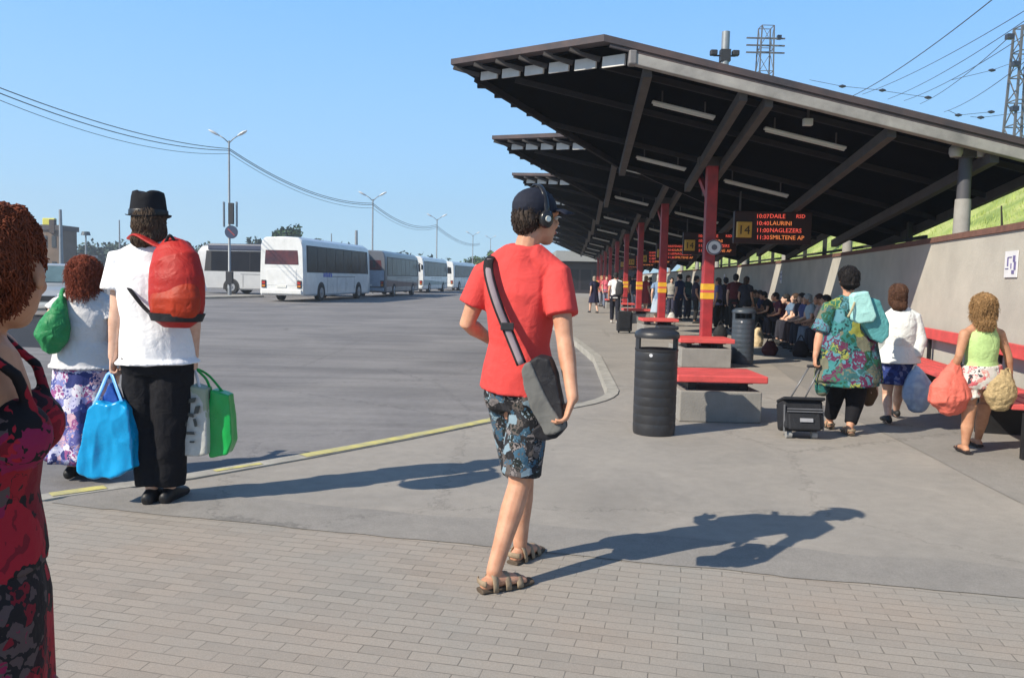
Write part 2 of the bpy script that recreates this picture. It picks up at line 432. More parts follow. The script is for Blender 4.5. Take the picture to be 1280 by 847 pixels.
def roundc(p0, c, p1, r, n=5):
    a = (V(p0) - V(c)).normalized() * r + V(c); b = (V(p1) - V(c)).normalized() * r + V(c)
    return [a.lerp(V(c), t).lerp(V(c).lerp(b, t), t) for t in [i / n for i in range(n + 1)]]
c0, c1, c2 = G(370, 570), G(615, 523), G(752, 499)
far1 = A(.95, 17.2)
kerb = [(-14, -5.2, 0), G(-60, 640), G(65, 617), G(230, 594), c0, G(500, 546), c1, G(700, 509)]
kerb += roundc(G(700, 509), G(760, 499), G(757, 455), .8)
tips = []
kerb += [V((1.56, 15.2, 0)), V((1.5, 18.5, 0)), V((1.25, 26, 0)), V((1.6, 40, 0)), V((4.4, 88, 0))]
KS, KP, KQ = strip(kerb, .15, ZR, .0125, side=-1)
struct(KS.build('kerb', CONC, smooth=False))
inner = [(p.x, p.y) for p in KQ]
plat = [(-14, -40)] + inner + [(30, 86), (60, -40)]
mb = MB().prism([(x, y, ZR) for x, y in plat], (0, 0, -ZR))
struct(mb.build('platform_pavement', AS_PLAT))
# yellow paint along the near kerb
def paint(pts, w0, w1, z, mat, name='kerb_paint'):
    P = [V((p[0], p[1], 0)) for p in pts]; mb = MB(); L_ = []; R_ = []
    for i, p in enumerate(P):
        t = (P[min(i + 1, len(P) - 1)] - P[max(i - 1, 0)]).normalized(); nn = V((t.y, -t.x, 0))
        L_.append(p + nn * w0 + V((0, 0, z))); R_.append(p + nn * w1 + V((0, 0, z)))
    for i in range(len(P) - 1): mb.quad(L_[i], L_[i + 1], R_[i + 1], R_[i])
    return struct(mb.build(name, mat))
def sub(a, b, n=6): return [V(a).lerp(V(b), i / n) for i in range(n + 1)]
paint([G(372, 569.5), G(440, 557.5), G(500, 546), G(560, 534.5), G(615, 523), G(650, 517)], .015, .135, .0165, YEL)
paint([G(60, 617.6), G(100, 612), G(128, 608)], .02, .12, .0165, YEL)
paint([G(262, 588), G(320, 578.8)], .05, .11, .0165, YEL)
# block paving in the foreground and the darker asphalt band behind it
e0, e1 = G(200, 641), G(1280, 747); dd = (e1 - e0).normalized()
n0 = V((-dd.y, dd.x, 0))
PAVA = math.atan2(dd.y, dd.x)
L0 = e0 - dd * 1.1; L1 = e1 + dd * 14
w0 = .42
mb = MB(); mb.add([V((L0.x, L0.y, .004)), V((L1.x, L1.y, .004)), V((L1.x - 3, -12, .004)), V((-12, -12, .004)), V((-12, -3.6, .004)), V((-3.6, 4.1, .004)), V((-3.2, 4.6, .004))], [(0, 1, 2, 3, 4, 5, 6)])
struct(mb.build('block_paving', pavers('block paving', -PAVA)))
b0, b1 = L0 + dd * .35 - n0 * .035, L1 - n0 * .035
mb = MB(); pts = []
n_ = 260
jag = lambda i: n0 * (.028 * noise.noise(V((i * .23, 1.7, 0))) + .014 * noise.noise(V((i * .9, 4.1, 0))))
for i in range(n_):
    q = b0.lerp(b1, i / n_); q2 = b0.lerp(b1, (i + 1) / n_)
    a1 = .46 + .05 * noise.noise(V((i * .15, 9, 0))); a2 = .46 + .05 * noise.noise(V(((i + 1) * .15, 9, 0)))
    mb.quad(q + jag(i) + V((0, 0, .008)), q2 + jag(i + 1) + V((0, 0, .008)), q2 + n0 * a2 + V((0, 0, .008)), q + n0 * a1 + V((0, 0, .008)))
struct(mb.build('asphalt_band', AS_BAND))
# darker resurfaced areas on the platform
mb = MB()
mb.add([G(1144, 560, .004), G(1236, 608, .004), G(1400, 690, .004), G(1500, 560, .004), G(1140, 480, .004), G(960, 452, .004), G(985, 470, .004), G(1040, 510, .004)], [tuple(range(8))])
struct(mb.build('asphalt_patch', AS_PATCH))
mb = MB()  # much darker area of the road surface at the far left
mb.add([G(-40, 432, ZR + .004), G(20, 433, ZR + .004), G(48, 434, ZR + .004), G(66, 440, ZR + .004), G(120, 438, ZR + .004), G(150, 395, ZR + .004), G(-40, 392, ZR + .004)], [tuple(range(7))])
struct(mb.build('dark_road_patch', asphalt('very dark asphalt', (.03, .03, .034), (.022, .022, .026), .5, .6)))
KB, _, _ = strip([G(-60, 389, ZR), G(60, 388, ZR), G(160, 384, ZR)], .9, ZR - .02, ZR + .1)
struct(KB.build('traffic_island', CONC))
KB, _, _ = strip([G(170, 374.5, ZR), G(262, 373.5, ZR), G(330, 371.5, ZR)], 1.6, ZR - .02, ZR + .12)
struct(KB.build('lamp_island', CONC))

# ------------------------------------------------------------------ retaining wall (curving away) and the bank behind it
WALLC = M('wall concrete', (.46, .435, .38), .9, 0, .2, 1.2, .35, 30, dirt=(.37, .35, .31))
COPE = M('brick coping', (.17, .085, .065), .85, 0, .3, 8, .5, 40)
wu = [(3.9, 3.5), (4.45, 6), (4.98, 8.8), (5.34, 11.5), (5.63, 13.6), (5.96, 16.4), (6.35, 21), (6.68, 27), (7.05, 40), (7.3, 56), (7.5, 84)]
wp = []
for i in range(len(wu) - 1):                       # smooth the bends
    for t in range(4):
        a = wu[max(i - 1, 0)]; b = wu[i]; c = wu[i + 1]; d_ = wu[min(i + 2, len(wu) - 1)]; s = t / 4
        q = [.5 * (2 * b[j] + (c[j] - a[j]) * s + (2 * a[j] - 5 * b[j] + 4 * c[j] - d_[j]) * s * s + (3 * b[j] - a[j] - 3 * c[j] + d_[j]) * s ** 3) for j in (0, 1)]
        wp.append(A(q[0], q[1]))
wp.append(A(*wu[-1]))
WS, WP, WQ = strip(wp, .35, -.3, 2.12, side=-1)
wall = thing('retaining_wall', wp[8], 'long pale concrete retaining wall curving away behind the red benches', 'wall')
WS.build('concrete_face', WALLC, wall, smooth='auto')
wp2 = [V(p) + V((-.03, -.005, 0)) for p in wp]
CS, _, _ = strip(wp2, .42, 2.122, 2.2, side=-1)
CS.build('coping', COPE, wall, smooth='auto')
def wallpoint(d, off=0, z=0):
    """point on the wall face at depth d, off metres in front of it"""
    for i in range(len(wp) - 1):
        if wp[i].y <= d <= wp[i + 1].y:
            t = (d - wp[i].y) / (wp[i + 1].y - wp[i].y); p = wp[i].lerp(wp[i + 1], t); tt = (wp[i + 1] - wp[i]).normalized()
            return V((p.x - tt.y * off, p.y + tt.x * off, z)), tt
# grass bank
GR, n_, b = newmat('bank grass'); L = n_.links
tc = node(n_, 'ShaderNodeTexCoord'); n1 = node(n_, 'ShaderNodeTexNoise'); n1.inputs['Scale'].default_value = 1.1; n1.inputs['Detail'].default_value = 9
L.new(tc.outputs['Object'], n1.inputs['Vector']); rp = node(n_, 'ShaderNodeValToRGB')
e = rp.color_ramp.elements; e[0].position = .3; e[0].color = (.13, .19, .04, 1); e[1].position = .7; e[1].color = (.42, .44, .16, 1)
x = e.new(.5); x.color = (.26, .33, .09, 1)
L.new(n1.outputs['Fac'], rp.inputs['Fac']); L.new(rp.outputs['Color'], b.inputs['Base Color']); b.inputs['Roughness'].default_value = .9
mb = MB(); NI, NJ = 120, 14; vs = []; fs = []
prof = [(.2, 1.95), (.5, 2.0), (1.2, 2.05), (2.2, 2.12), (3.0, 2.3), (4.0, 2.95), (5.2, 3.8), (6.4, 4.65), (7.4, 5.3), (8.4, 5.6), (12, 5.75), (22, 5.8), (40, 5.8), (80, 5.8)]
for i in range(NI + 1):
    d = 3.6 + (84 - 3.6) * (i / NI) ** 1.4; p, tt = wallpoint(min(d, 83.9)); nn = V((tt.y, -tt.x, 0))
    for j, (o_, z) in enumerate(prof):
        q = p + nn * (o_ + .15); h = noise.noise(q * .7) * .3 * min(1, o_) if o_ < 9 else 0
        vs.append((q.x, q.y, z + h))
for i in range(NI):
    for j in range(NJ - 1): fs.append((i * NJ + j, i * NJ + j + 1, (i + 1) * NJ + j + 1, (i + 1) * NJ + j))
mb.add(vs, fs); struct(mb.build('railway_bank', GR, smooth=True))
# grass blades on the visible near slope
mb = MB(); random.seed(3)
for i in range(26000):
    d = 8 + 40 * random.random() ** 2; p, tt = wallpoint(d); nn = V((tt.y, -tt.x, 0)); o_ = .3 + 6.6 * random.random()
    for j in range(len(prof) - 1):
        if prof[j][0] <= o_ <= prof[j + 1][0]: z = lerp(prof[j][1], prof[j + 1][1], (o_ - prof[j][0]) / (prof[j + 1][0] - prof[j][0]))
    q = p + nn * (o_ + .15); h = noise.noise(q * .7) * .3 * min(1, o_); q.z = z + h - .03
    a = random.random() * 6.28; L_ = random.uniform(.06, .2) * (1 + .5 * noise.noise(q * .8)); wd = .008 + .006 * random.random()
    s_ = V((math.cos(a), math.sin(a), 0)) * wd; bend = V((random.uniform(-1, 1), random.uniform(-1, 1), 0)) * L_ * .45
    mb.add([q - s_, q + s_, q + bend + V((0, 0, L_))], [(0, 1, 2)], 0 if random.random() < .6 else 1)
tag(mb.build('grass', [M('grass blade green', (.34, .42, .11), .8, 0, .3, 2, 0), M('dry grass blade', (.55, .53, .23), .85, 0, .3, 2, 0)]), 'dry green and yellow grass growing on the bank above the wall', 'grass', kind='stuff')

# ------------------------------------------------------------------ the saw-tooth canopy
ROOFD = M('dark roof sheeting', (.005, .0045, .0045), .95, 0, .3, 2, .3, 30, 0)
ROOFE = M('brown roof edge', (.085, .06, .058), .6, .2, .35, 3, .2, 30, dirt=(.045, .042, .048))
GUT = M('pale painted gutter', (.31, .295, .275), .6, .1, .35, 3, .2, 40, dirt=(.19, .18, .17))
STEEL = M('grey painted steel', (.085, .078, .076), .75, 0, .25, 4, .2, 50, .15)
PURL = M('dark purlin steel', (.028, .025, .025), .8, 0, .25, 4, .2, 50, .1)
LITE = M('white lamp casing', (.5, .5, .47), .45, 0, .1, 4, .05, 40)
def zr(u, d): return 4.36 - .217 * (u - .76) - .135 * (d - 11)      # underside plane of the gutter line
def RP(u, d, dz=0): return A(u, d, zr(u, d) + dz)
def bay():
    t = thing('canopy_bay', A(2.6, 14), '', 'canopy')
    # roof sheet: overhangs the gutter to the left; fine corrugation shown by thickness at the edge
    top = [(.37, 10.92), (-2.05, 13.45), (.95, 16.25), (1.7, 16.85), (3.1, 17.75), (6.72, 17.75), (6.72, 10.92)]  # rear right part is added length, keeping sun strips off the wall
    lo = [RP(u, d, .17 if i != 1 else .29) for i, (u, d) in enumerate(top)]
    mb = MB(); mb.prism(lo, (0, 0, .09)); mb.build('roof_sheet', ROOFE, t)
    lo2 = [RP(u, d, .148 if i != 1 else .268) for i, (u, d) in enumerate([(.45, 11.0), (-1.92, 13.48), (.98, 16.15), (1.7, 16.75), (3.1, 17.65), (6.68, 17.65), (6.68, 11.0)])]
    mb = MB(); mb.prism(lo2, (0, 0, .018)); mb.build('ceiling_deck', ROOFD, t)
    # front gutter
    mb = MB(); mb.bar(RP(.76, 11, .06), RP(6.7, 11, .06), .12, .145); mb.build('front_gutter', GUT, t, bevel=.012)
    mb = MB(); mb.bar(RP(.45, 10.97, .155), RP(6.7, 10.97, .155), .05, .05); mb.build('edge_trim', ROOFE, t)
    mb = MB(); mb.box(RP(.76, 11, .07), (.11, .16, .19)); mb.build('gutter_end', M('weathered lead', (.2, .19, .19), .6, .3), t, bevel=.02)
    # tooth edge: purlin ends with pale panels between them
    n = 6; a = V((.70, 11.06)); b = V((-1.60, 13.46))
    for i in range(n):
        s0, s1 = i / n + .012, (i + 1) / n - .028
        q0, q1 = a.lerp(b, s0), a.lerp(b, s1); dz = .07 + .016 * i
        mb = MB(); mb.bar(RP(q0.x, q0.y, dz + .01 * i), RP(q1.x, q1.y, dz + .01 * (i + 1)), .03, .15); mb.build('edge_panel', M('white edge panel', (.62, .61, .58), .6, 0, .12, 5, .1), t)
    for i in range(n + 1):
        q = a.lerp(b, i / n); k = 0 if i == 0 else .42
        if i:
            mb = MB(); mb.bar(RP(q.x - .40, q.y - .02, .17 + .016 * i), RP(q.x + .03, q.y, .13 + .02 * i), .06, .09); mb.build('rafter_end', STEEL, t)
    mb = MB(); mb.bar(RP(-1.64, 13.5, .18), RP(.98, 16.2, .10), .07, .10); mb.build('tooth_edge_beam', PURL, t)
    for i in range(9):
        q = V((-1.64, 13.5)).lerp(V((.98, 16.2)), (i + .6) / 10)
        mb = MB(); mb.box(RP(q.x - .08, q.y, .17), (.14, .12, .12)); mb.build('purlin_stub', PURL, t)
    # purlins run down the slope
    for i, d in enumerate((11.55, 12.9, 14.6, 16.12)):
        if d < 13.5: ul = lerp(.76, -1.64, (d - 11) / 2.5)
        else: ul = lerp(-1.64, .98, (d - 13.5) / 2.7)
        mb = MB(); mb.bar(RP(ul + .12, d, .10), RP(6.66, d, .10), .05, .085); mb.build('purlin', PURL, t)
    # long beams along the platform
    for u, w_ in ((.98, .12), (2.29, .11), (2.64, .11), (4.33, .12), (5.75, .12), (6.62, .08)):
        mb = MB(); zo = .07 if u > 6.5 else -.02; mb.bar(RP(u, 11.08, zo), RP(u, 17.6 if u > 3 else 16.1, zo), w_, .15); mb.build('beam', STEEL, t)
    return t
bay0 = bay()
ordn = ['first', 'second', 'third', 'fourth', 'fifth', 'sixth', 'seventh', 'eighth', 'ninth', 'tenth']
bay0['label'] = 'nearest and largest dark saw-tooth canopy bay with a pale gutter along its front'; bay0['group'] = 'saw-tooth bays of the platform canopy'
for k in range(1, 9):
    c = copy_tree(bay0); c.location = bay0.location + V((.49 * k, 7 * k, 0))
    c['label'] = '%s saw-tooth bay of the dark platform canopy counted from the front' % ordn[k]
# fluorescent lamps hanging under the slope
def lamp(u0_, u1_, d, k):
    t = thing('strip_light', RP((u0_ + u1_) / 2, d, -.04), '', 'light')
    mb = MB(); mb.bar(RP(u0_, d, -.02), RP(u1_, d, -.02), .085, .04); mb.build('casing', LITE, t, bevel=.01)
    mb = MB(); mb.bar(RP(u0_ + .02, d, -.053), RP(u1_ - .02, d, -.053), .04, .025); mb.build('tube', LITE, t)
    for uu in (u0_ + .15, u1_ - .15):
        mb = MB(); mb.bar(RP(uu, d, .0), RP(uu, d, .2), .02, .02, V((1, 0, 0))); mb.build('bracket', STEEL, t)
    return t
protos = []
for i, (a, b, d, nm) in enumerate(((1.15, 2.09, 12.1, 'left of the paired beams near the front'), (2.82, 4.04, 12.05, 'right of the paired beams near the front'), (1.16, 2.08, 14.9, 'left of the paired beams at the back'), (2.81, 4.01, 15.0, 'right of the paired beams at the back'))):
    t = lamp(a, b, d, 0); t['group'] = 'unlit strip lights under the canopy'; t['label'] = 'white strip light %s of the nearest bay' % nm; protos.append((t, nm))
for t, nm in protos:
    for k in range(1, 9):
        c = copy_tree(t); c.location = t.location + V((.49 * k, 7 * k, 0)); c['label'] = 'strip light %s of the %s bay' % (nm, ordn[k])
# floodlight
t = thing('floodlight', RP(3.3, 11.5, 0), 'small pale floodlight under the front gutter between two beams', 'light')
MB().box(RP(3.3, 11.5, 0), (.13, .08, .1)).build('housing', LITE, t, bevel=.01)
MB().bar(RP(3.3, 11.5, .05), RP(3.3, 11.5, .2), .03, .03, V((1, 0, 0))).build('bracket', STEEL, t)

# ------------------------------------------------------------------ red columns, concrete plinths with red benches
REDP = M('red column paint', (.36, .03, .035), .5, 0, .35, 4, .3, 40, .4, dirt=(.20, .022, .025))
YELB = M('yellow band', (.75, .42, .03), .5, 0, .2, 6, .1, 40)
REDS = M('red bench slats', (.62, .085, .08), .5, 0, .3, 5, .3, 40, dirt=(.45, .07, .065))
BLK = M('black metal', (.02, .02, .022), .45, .3, .2, 5, .1, 60)
def column(k):
    b0 = A(2.47, 14.35); zt = 3.66
    t = thing('red_column', b0, '', 'column')
    mb = MB(); mb.prism([b0 + V((sx * .095, sy * .095, 0)) for sx, sy in ((-1, -1), (1, -1), (1, 1), (-1, 1))], (.0, 0, zt)); mb.build('shaft', REDP, t, bevel=.015)
    for z in (1.22, 1.38):
        mb = MB(); mb.box(b0 + V((0, 0, z)), (.2, .2, .11)); mb.build('yellow_band', YELB, t)
    mb = MB(); mb.box(b0 + V((0, 0, 1.3)), (.196, .196, .045)); mb.build('notice_strip', REDS, t)
    mb = MB(); mb.box(b0 + V((0, 0, zt - .08)), (.5, .2, .16)); mb.build('head_plate', STEEL, t)
    mb = MB(); mb.bar(b0 + V((0, .1, zt - .75)), b0 + V((.0, 1.1, zt - .1)), .08, .1); mb.build('brace', REDP, t)
    return t
col0 = column(0); col0['group'] = 'red columns under the canopy'; col0['label'] = 'nearest red canopy column with yellow bands and a round sign'
for k in range(1, 9):
    c = copy_tree(col0); c.location = col0.location + V((.49 * k, 7 * k, 0)); c['label'] = '%s red canopy column counted from the front' % ordn[k]
SLABC = M('plinth concrete', (.26, .247, .23), .85, 0, .2, 4, .35, 60)
def plinth_bench(label, c, w_=.86, dpt=1.15, ph=.33):
    t = thing('plinth_bench', c, label, 'bench', 'red benches on concrete plinths')
    mb = MB(); mb.box(c + V((0, dpt / 2, ph / 2)), (w_, dpt, ph)); mb.build('plinth', SLABC, t, bevel=.015)
    for dx in (-.28, .26):
        mb = MB(); mb.box(c + V((dx, .35, ph + .04)), (.09, .5, .08)); mb.box(c + V((dx, .35, ph + .085)), (.16, .6, .02)); mb.build('support', BLK, t)
    for j in range(5):
        mb = MB(); mb.box(c + V((0, .02 + j * .155, ph + .13)), (w_ + .08, .14, .075)); mb.build('slat', REDS, t, bevel=.012)
    return t
plinth_bench('red slatted bench on a concrete plinth right behind the near black bin', A(1.61, 8.26))
pb = plinth_bench('red slatted bench on a plinth at the foot of the nearest red column', A(2.38, 13.65))
for k in range(1, 8):
    c = copy_tree(pb); c.location = pb.location + V((.49 * k, 7 * k, 0)); c['label'] = 'red slatted bench at the foot of the %s red column' % ordn[k]
# round sign on the near column
t = thing('round_sign', W(893, 309, 14.1), 'small round white sign with a dark ring on the nearest red column', 'sign')
c = W(893, 309, 14.15)
mb = MB(); mb.tube([c, c + V((0, .03, 0))], .135, n=28, cap='flat'); mb.build('disc', M('white sign face', (.6, .6, .6), .4, 0, .05, 4, 0), t)
mb = MB()
for i in range(28):
    a, b = i * math.tau / 28, (i + 1) * math.tau / 28
    f = lambda r, q: c + V((r * math.cos(q), -.004, r * math.sin(q)))
    mb.quad(f(.11, a), f(.11, b), f(.135, b), f(.135, a))
MB().tube([c + V((0, .0, 0)), c + V((0, -.004, 0))], .05, n=20, cap='flat').build('symbol_dot', M('grey sign print', (.12, .12, .14), .5, 0, .05, 4, 0), t)
mb.build('symbol_ring', M('grey sign print', (.12, .12, .14), .5, 0, .05, 4, 0), t)
mb = MB(); mb.bar(c + V((-.1, .04, 0)), c + V((.02, .2, 0)), .03, .03); mb.build('bracket', STEEL, t)

# departure boards
def text(body, size, loc, mat, name, parent, align='LEFT', rot=0, ext=.002, rx=90):
    cu_ = bpy.data.curves.new('t', 'FONT'); cu_.body = body; cu_.size = size; cu_.extrude = ext; cu_.align_x = align; cu_.resolution_u = 2
    ob = bpy.data.objects.new('tmp', cu_); COL.objects.link(ob)
    ob.rotation_euler = (R(rx), 0, rot); ob.location = loc
    dg = bpy.context.evaluated_depsgraph_get(); dg.update()
    me = bpy.data.meshes.new_from_object(ob.evaluated_get(dg)); me.transform(ob.matrix_basis)
    bpy.data.objects.remove(ob)
    return link(name, me, mat, parent)
LED = emit('red display letters', (1, .12, .08), .5); LEDO = emit('orange display letters', (1, .28, .08), .45)
def board(rows, num, label, k):
    o = A(0, 0); d = 15.6; base = W(940, 284, d)
    t = thing('departure_board', base, label, 'sign', 'departure boards under the canopy')
    f = lambda px, py, dd_=0: W(px, py, d + dd_)
    c = (f(963, 282, .1)); mb = MB(); mb.box(f(965, 285, .1), (1.5, .12, .62)); mb.build('casing', M('dark board casing', (.03, .006, .008), .5, 0, .1, 5, .05), t, bevel=.01)
    mb = MB(); mb.box(f(930, 287, -.04), (.28, .1, .3)); mb.build('number_panel', M('yellow number panel', (.62, .36, .06), .5, 0, .15, 6, .05), t, bevel=.01)
    text(num, .24, f(930, 292.5, -.1), M('number print', (.06, .03, .01), .5), 'number', t, 'CENTER')
    for i, (tm, nm, ex) in enumerate(rows):
        y = 271 + i * 8.8
        text(tm, .115, f(945, y + 1.5, .02), LED, 'departure_time', t); text(nm, .115, f(962, y + 1.5, .02), LEDO if i % 2 else LED, 'destination', t)
        if ex: text(ex, .1, f(995, y + 1.5, .02), LED, 'remark', t)
    for px in (925, 1000):
        mb = MB(); q = f(px, 264, .1); mb.bar(q, V((q.x, q.y, zr(q.x - .07 * q.y, q.y) + .05)), .03, .03, V((1, 0, 0))); mb.build('hanger', STEEL, t)
    return t
bd = board([('10:07', 'DAILE', 'RSD'), ('10:40', 'LAURINI', ''), ('11:00', 'NAGLEZERS', ''), ('11:30', 'SMILTENE AP', '')], '14', 'departure board with red lettering beside a yellow panel numbered 14', 0)
for k in range(1, 7):
    c = copy_tree(bd); c.location = bd.location + V((.49 * k, 7 * k, 0)); c['label'] = '%s red departure board along the platform behind the numbered one' % ordn[k]

# posts on the wall carrying the low side of the canopy
POSTC = M('post grey with roof shade', (.07, .07, .08), .6, .1, .2, 4, .15, 40); POSTB = M('pale concrete sleeve', (.30, .29, .27), .85, 0, .15, 6, .3, 60)  # shaft grey is darkened to hold the shade under the roof
def post(d):
    p, tt = wallpoint(d, -.17, 2.2); u = p.x - .07 * p.y; zt = zr(u, d) - .1 if d < 16.2 else 3.2
    zt = W(1176, 192, p.y).z
    t = thing('canopy_post', p, '', 'post')
    mb = MB(); mb.lathe(p, [(.108, 0), (.105, .40), (.102, .5)], 20); mb.build('sleeve', POSTB, t, smooth='auto')
    mb = MB(); mb.lathe(p, [(.088, .48), (.085, zt - 2.2)], 20); mb.build('shaft', POSTC, t, smooth='auto')
    mb = MB(); mb.box(V((p.x, p.y, zt + .02)), (.2, .2, .16)); mb.build('head', STEEL, t, bevel=.01)
    for s in (-1, 1):
        mb = MB(); mb.lathe(V((p.x + s * .17, p.y - .05, zt - .05)), [(.07, 0), (.09, .05), (.09, .12), (.05, .17)], 14); mb.build('insulator', M('pale glazed cap', (.4, .4, .38), .4), t, smooth='auto')
    return t
pp = post(11.4); pp['group'] = 'posts on the wall under the canopy'; pp['label'] = 'grey round canopy post with a pale sleeve standing on the sunlit wall'
for k in range(1, 8):
    p, _ = wallpoint(11.4 + 7 * k, -.17, 2.2); c = copy_tree(pp); c.location = p; c['label'] = '%s canopy post on the wall counted from the front' % ordn[k]
# dark fence posts along the bank foot (seen against the green)
FP = M('dark fence post', (.03, .032, .028), .7, .1, .2, 6, .1)
fps = thing('bank_fence', wallpoint(15, -.4, 2.1)[0], 'dark post and rail fence along the foot of the green bank under the canopy', 'fence')
for i in range(16):
    d = 15.5 + i * 2.3; p, _ = wallpoint(d, -.6, 2.1)
    mb = MB(); mb.box(p + V((0, 0, .45)), (.09, .09, 1.1)); mb.build('post', FP, fps)
mb = MB(); pts = [wallpoint(14.5 + i * 2.3, -.6, 2.36)[0] for i in range(17)]
for a, b in zip(pts, pts[1:]): mb.bar(a, b, .05, .06)
mb.build('rail', FP, fps)

for i, (d, o_, lean_) in enumerate(((9.6, -.5, .25), (10.0, -.55, .12), (10.9, -.5, .05))):
    q, tt = wallpoint(d, o_, 1.95); tip = q + V((0, 0, .62)) - tt * (-lean_)
    mb = MB(); mb.tube([q, q.lerp(tip, .5) + V((.02, 0, 0)), tip], [.022, .016, .01], n=7, cap='flat')
    o = mb.build('dead_stem', M('dark dead stem', (.03, .028, .02), .9), None, org=q); tag(o, ['rightmost leaning dark stem on the bank above the notice', 'second leaning dark stem on the bank left of the first', 'upright thin dark stem on the bank right of the pale post'][i], 'plant', 'dark stems on the bank')
# ------------------------------------------------------------------ long red bench along the wall
def wall_bench(d0, d1, label):
    n = max(2, int((d1 - d0) / 1.2)); ds = [lerp(d0, d1, i / n) for i in range(n + 1)]
    p, _ = wallpoint((d0 + d1) / 2, .4)
    t = thing('wall_bench', p, label, 'bench', 'red benches along the wall')
    def rail(off, z, w_, h, nm):
        mb = MB(); pts = [wallpoint(d, off, z)[0] for d in ds]
        S_, _, _ = strip(pts, w_, z - h / 2, z + h / 2, side=1); S_.build(nm, REDS, t, bevel=.01)
    for j in range(4): rail(.28 + j * .125, .45, .11, .05, 'seat_slat')
    rail(.12, .80, .05, .15, 'back_slat')
    for d in ds:
        q, tt = wallpoint(d, .45)
        mb = MB(); mb.box(q + V((0, 0, .2)), (.44, .07, .4), rot=math.atan2(tt.y, tt.x) - math.pi / 2); mb.build('leg', BLK, t)
        q2, _ = wallpoint(d, .07, .58); mb = MB(); mb.box(q2, (.04, .05, .5)); mb.build('back_bracket', BLK, t)
    return t
wall_bench(6.6, 14.2, 'long red slatted bench along the sunlit wall at the right')
wall_bench(15.4, 21.5, 'red bench along the shaded wall where four people sit')
wall_bench(22.6, 30, 'farther red bench along the shaded wall near the nearest column')

# notices on the wall
PAP = M('white paper', (.68, .68, .70), .6, 0, .06, 8, .05); INK = M('bluish ink', (.16, .14, .3), .6, 0, .2, 20, 0)
def notice(px, py, w_, h, d, label, marks):
    q, tt = wallpoint(d, .012); q.z = W(px, py, d).z
    t = thing('wall_notice', q, label, 'sign'); ax = (tt, V((-tt.y, tt.x, 0)), V((0, 0, 1)))
    MB().box(q, (w_, .012, h), ax=ax).build('sheet', PAP, t)
    random.seed(int(px)); nn = V((-tt.y, tt.x, 0))
    for (a, b, s1, s2) in marks:
        MB().box(q - tt * a + V((0, 0, b)) + nn * .009, (s1, .006, s2), ax=ax).build('mark', INK, t)
nd = 9.15
notice(1259, 330, .36, .3, nd, 'white notice sheet with bluish marks on the sunlit wall at the right', [(.1, .06, .06, .07), (.13, -.02, .05, .09), (.08, -.09, .07, .04), (-.08, .03, .03, .1), (-.1, -.05, .09, .01), (-.02, .08, .1, .01), (.02, -.02, .02, .06)])
notice(969, 346, .24, .38, 25.0, 'small pale notice on the shaded wall above the seated people', [(0, .08, .14, .05), (0, -.06, .14, .05)])
notice(898, 348, .34, .4, 36, 'pale notice on the shaded wall just right of the nearest red column', [(0, .05, .2, .06)])

# far end of the platform
t = thing('station_building', (8.5, 90, 0), 'dark low station building closing the far end of the platform', 'building')
MB().box((9.5, 92, 1.6), (8, 8, 3.4)).build('wall', M('dark glazed wall', (.03, .025, .03), .5), t)
MB().box((9.3, 91.5, 4.0), (9.5, 10, 1.1)).build('roof', M('pale roof fascia', (.30, .30, .29), .7), t)
for i in range(5): MB().box((6.6 + i * 1.35, 87.98, 1.5), (1.1, .03, 2.2)).build('window', glass('dark shop glass', (.02, .02, .025)), t)
# ================================================================== VEHICLES, LAMPS, WIRES, TREES
WHT = M('white coach paint', (.74, .74, .73), .3, 0, .08, 2, .03, 5, .5, coat=.4, dirt=(.62, .62, .60))
DKG = M('dark coach glass', (.012, .012, .016), .22, 0, .3, 1.5, .04, 3, .12)
RUB = M('tyre rubber', (.022, .022, .022), .85, 0, .2, 9, .3, 60)
RIM = M('grey wheel rim', (.35, .35, .36), .4, .6, .15, 9, .05)
REDL = M('red lamp glass', (.45, .03, .02), .25, 0, .1, 6, 0)
AMB = M('amber lamp glass', (.6, .2, .02), .25, 0, .1, 6, 0)
PLATE = M('number plate', (.7, .7, .66), .4, 0, .05, 6, 0)
BLKP = M('black plastic', (.025, .025, .028), .6, 0, .2, 9, .1)

def wheel(parent, x, y, r, side, T):
    """tyre and rim; x is the outer face, side +1 or -1"""
    mb = MB(); mb.tube([T(x - side * .28, y, r), T(x - side * .04, y, r), T(x, y, r)], [r, r, r * .93], n=26, cap='flat')
    w_ = mb.build('wheel', RUB, parent, smooth='auto')
    mb = MB(); mb.tube([T(x - side * .05, y, r), T(x + side * .012, y, r)], [r * .62, r * .58], n=20, cap='flat')
    mb.build('rim', RIM, w_, smooth='auto')
    mb = MB(); mb.tube([T(x, y, r), T(x + side * .05, y, r)], [r * .25, r * .2], n=12, cap='flat'); mb.build('hub', RIM, w_, smooth='auto')

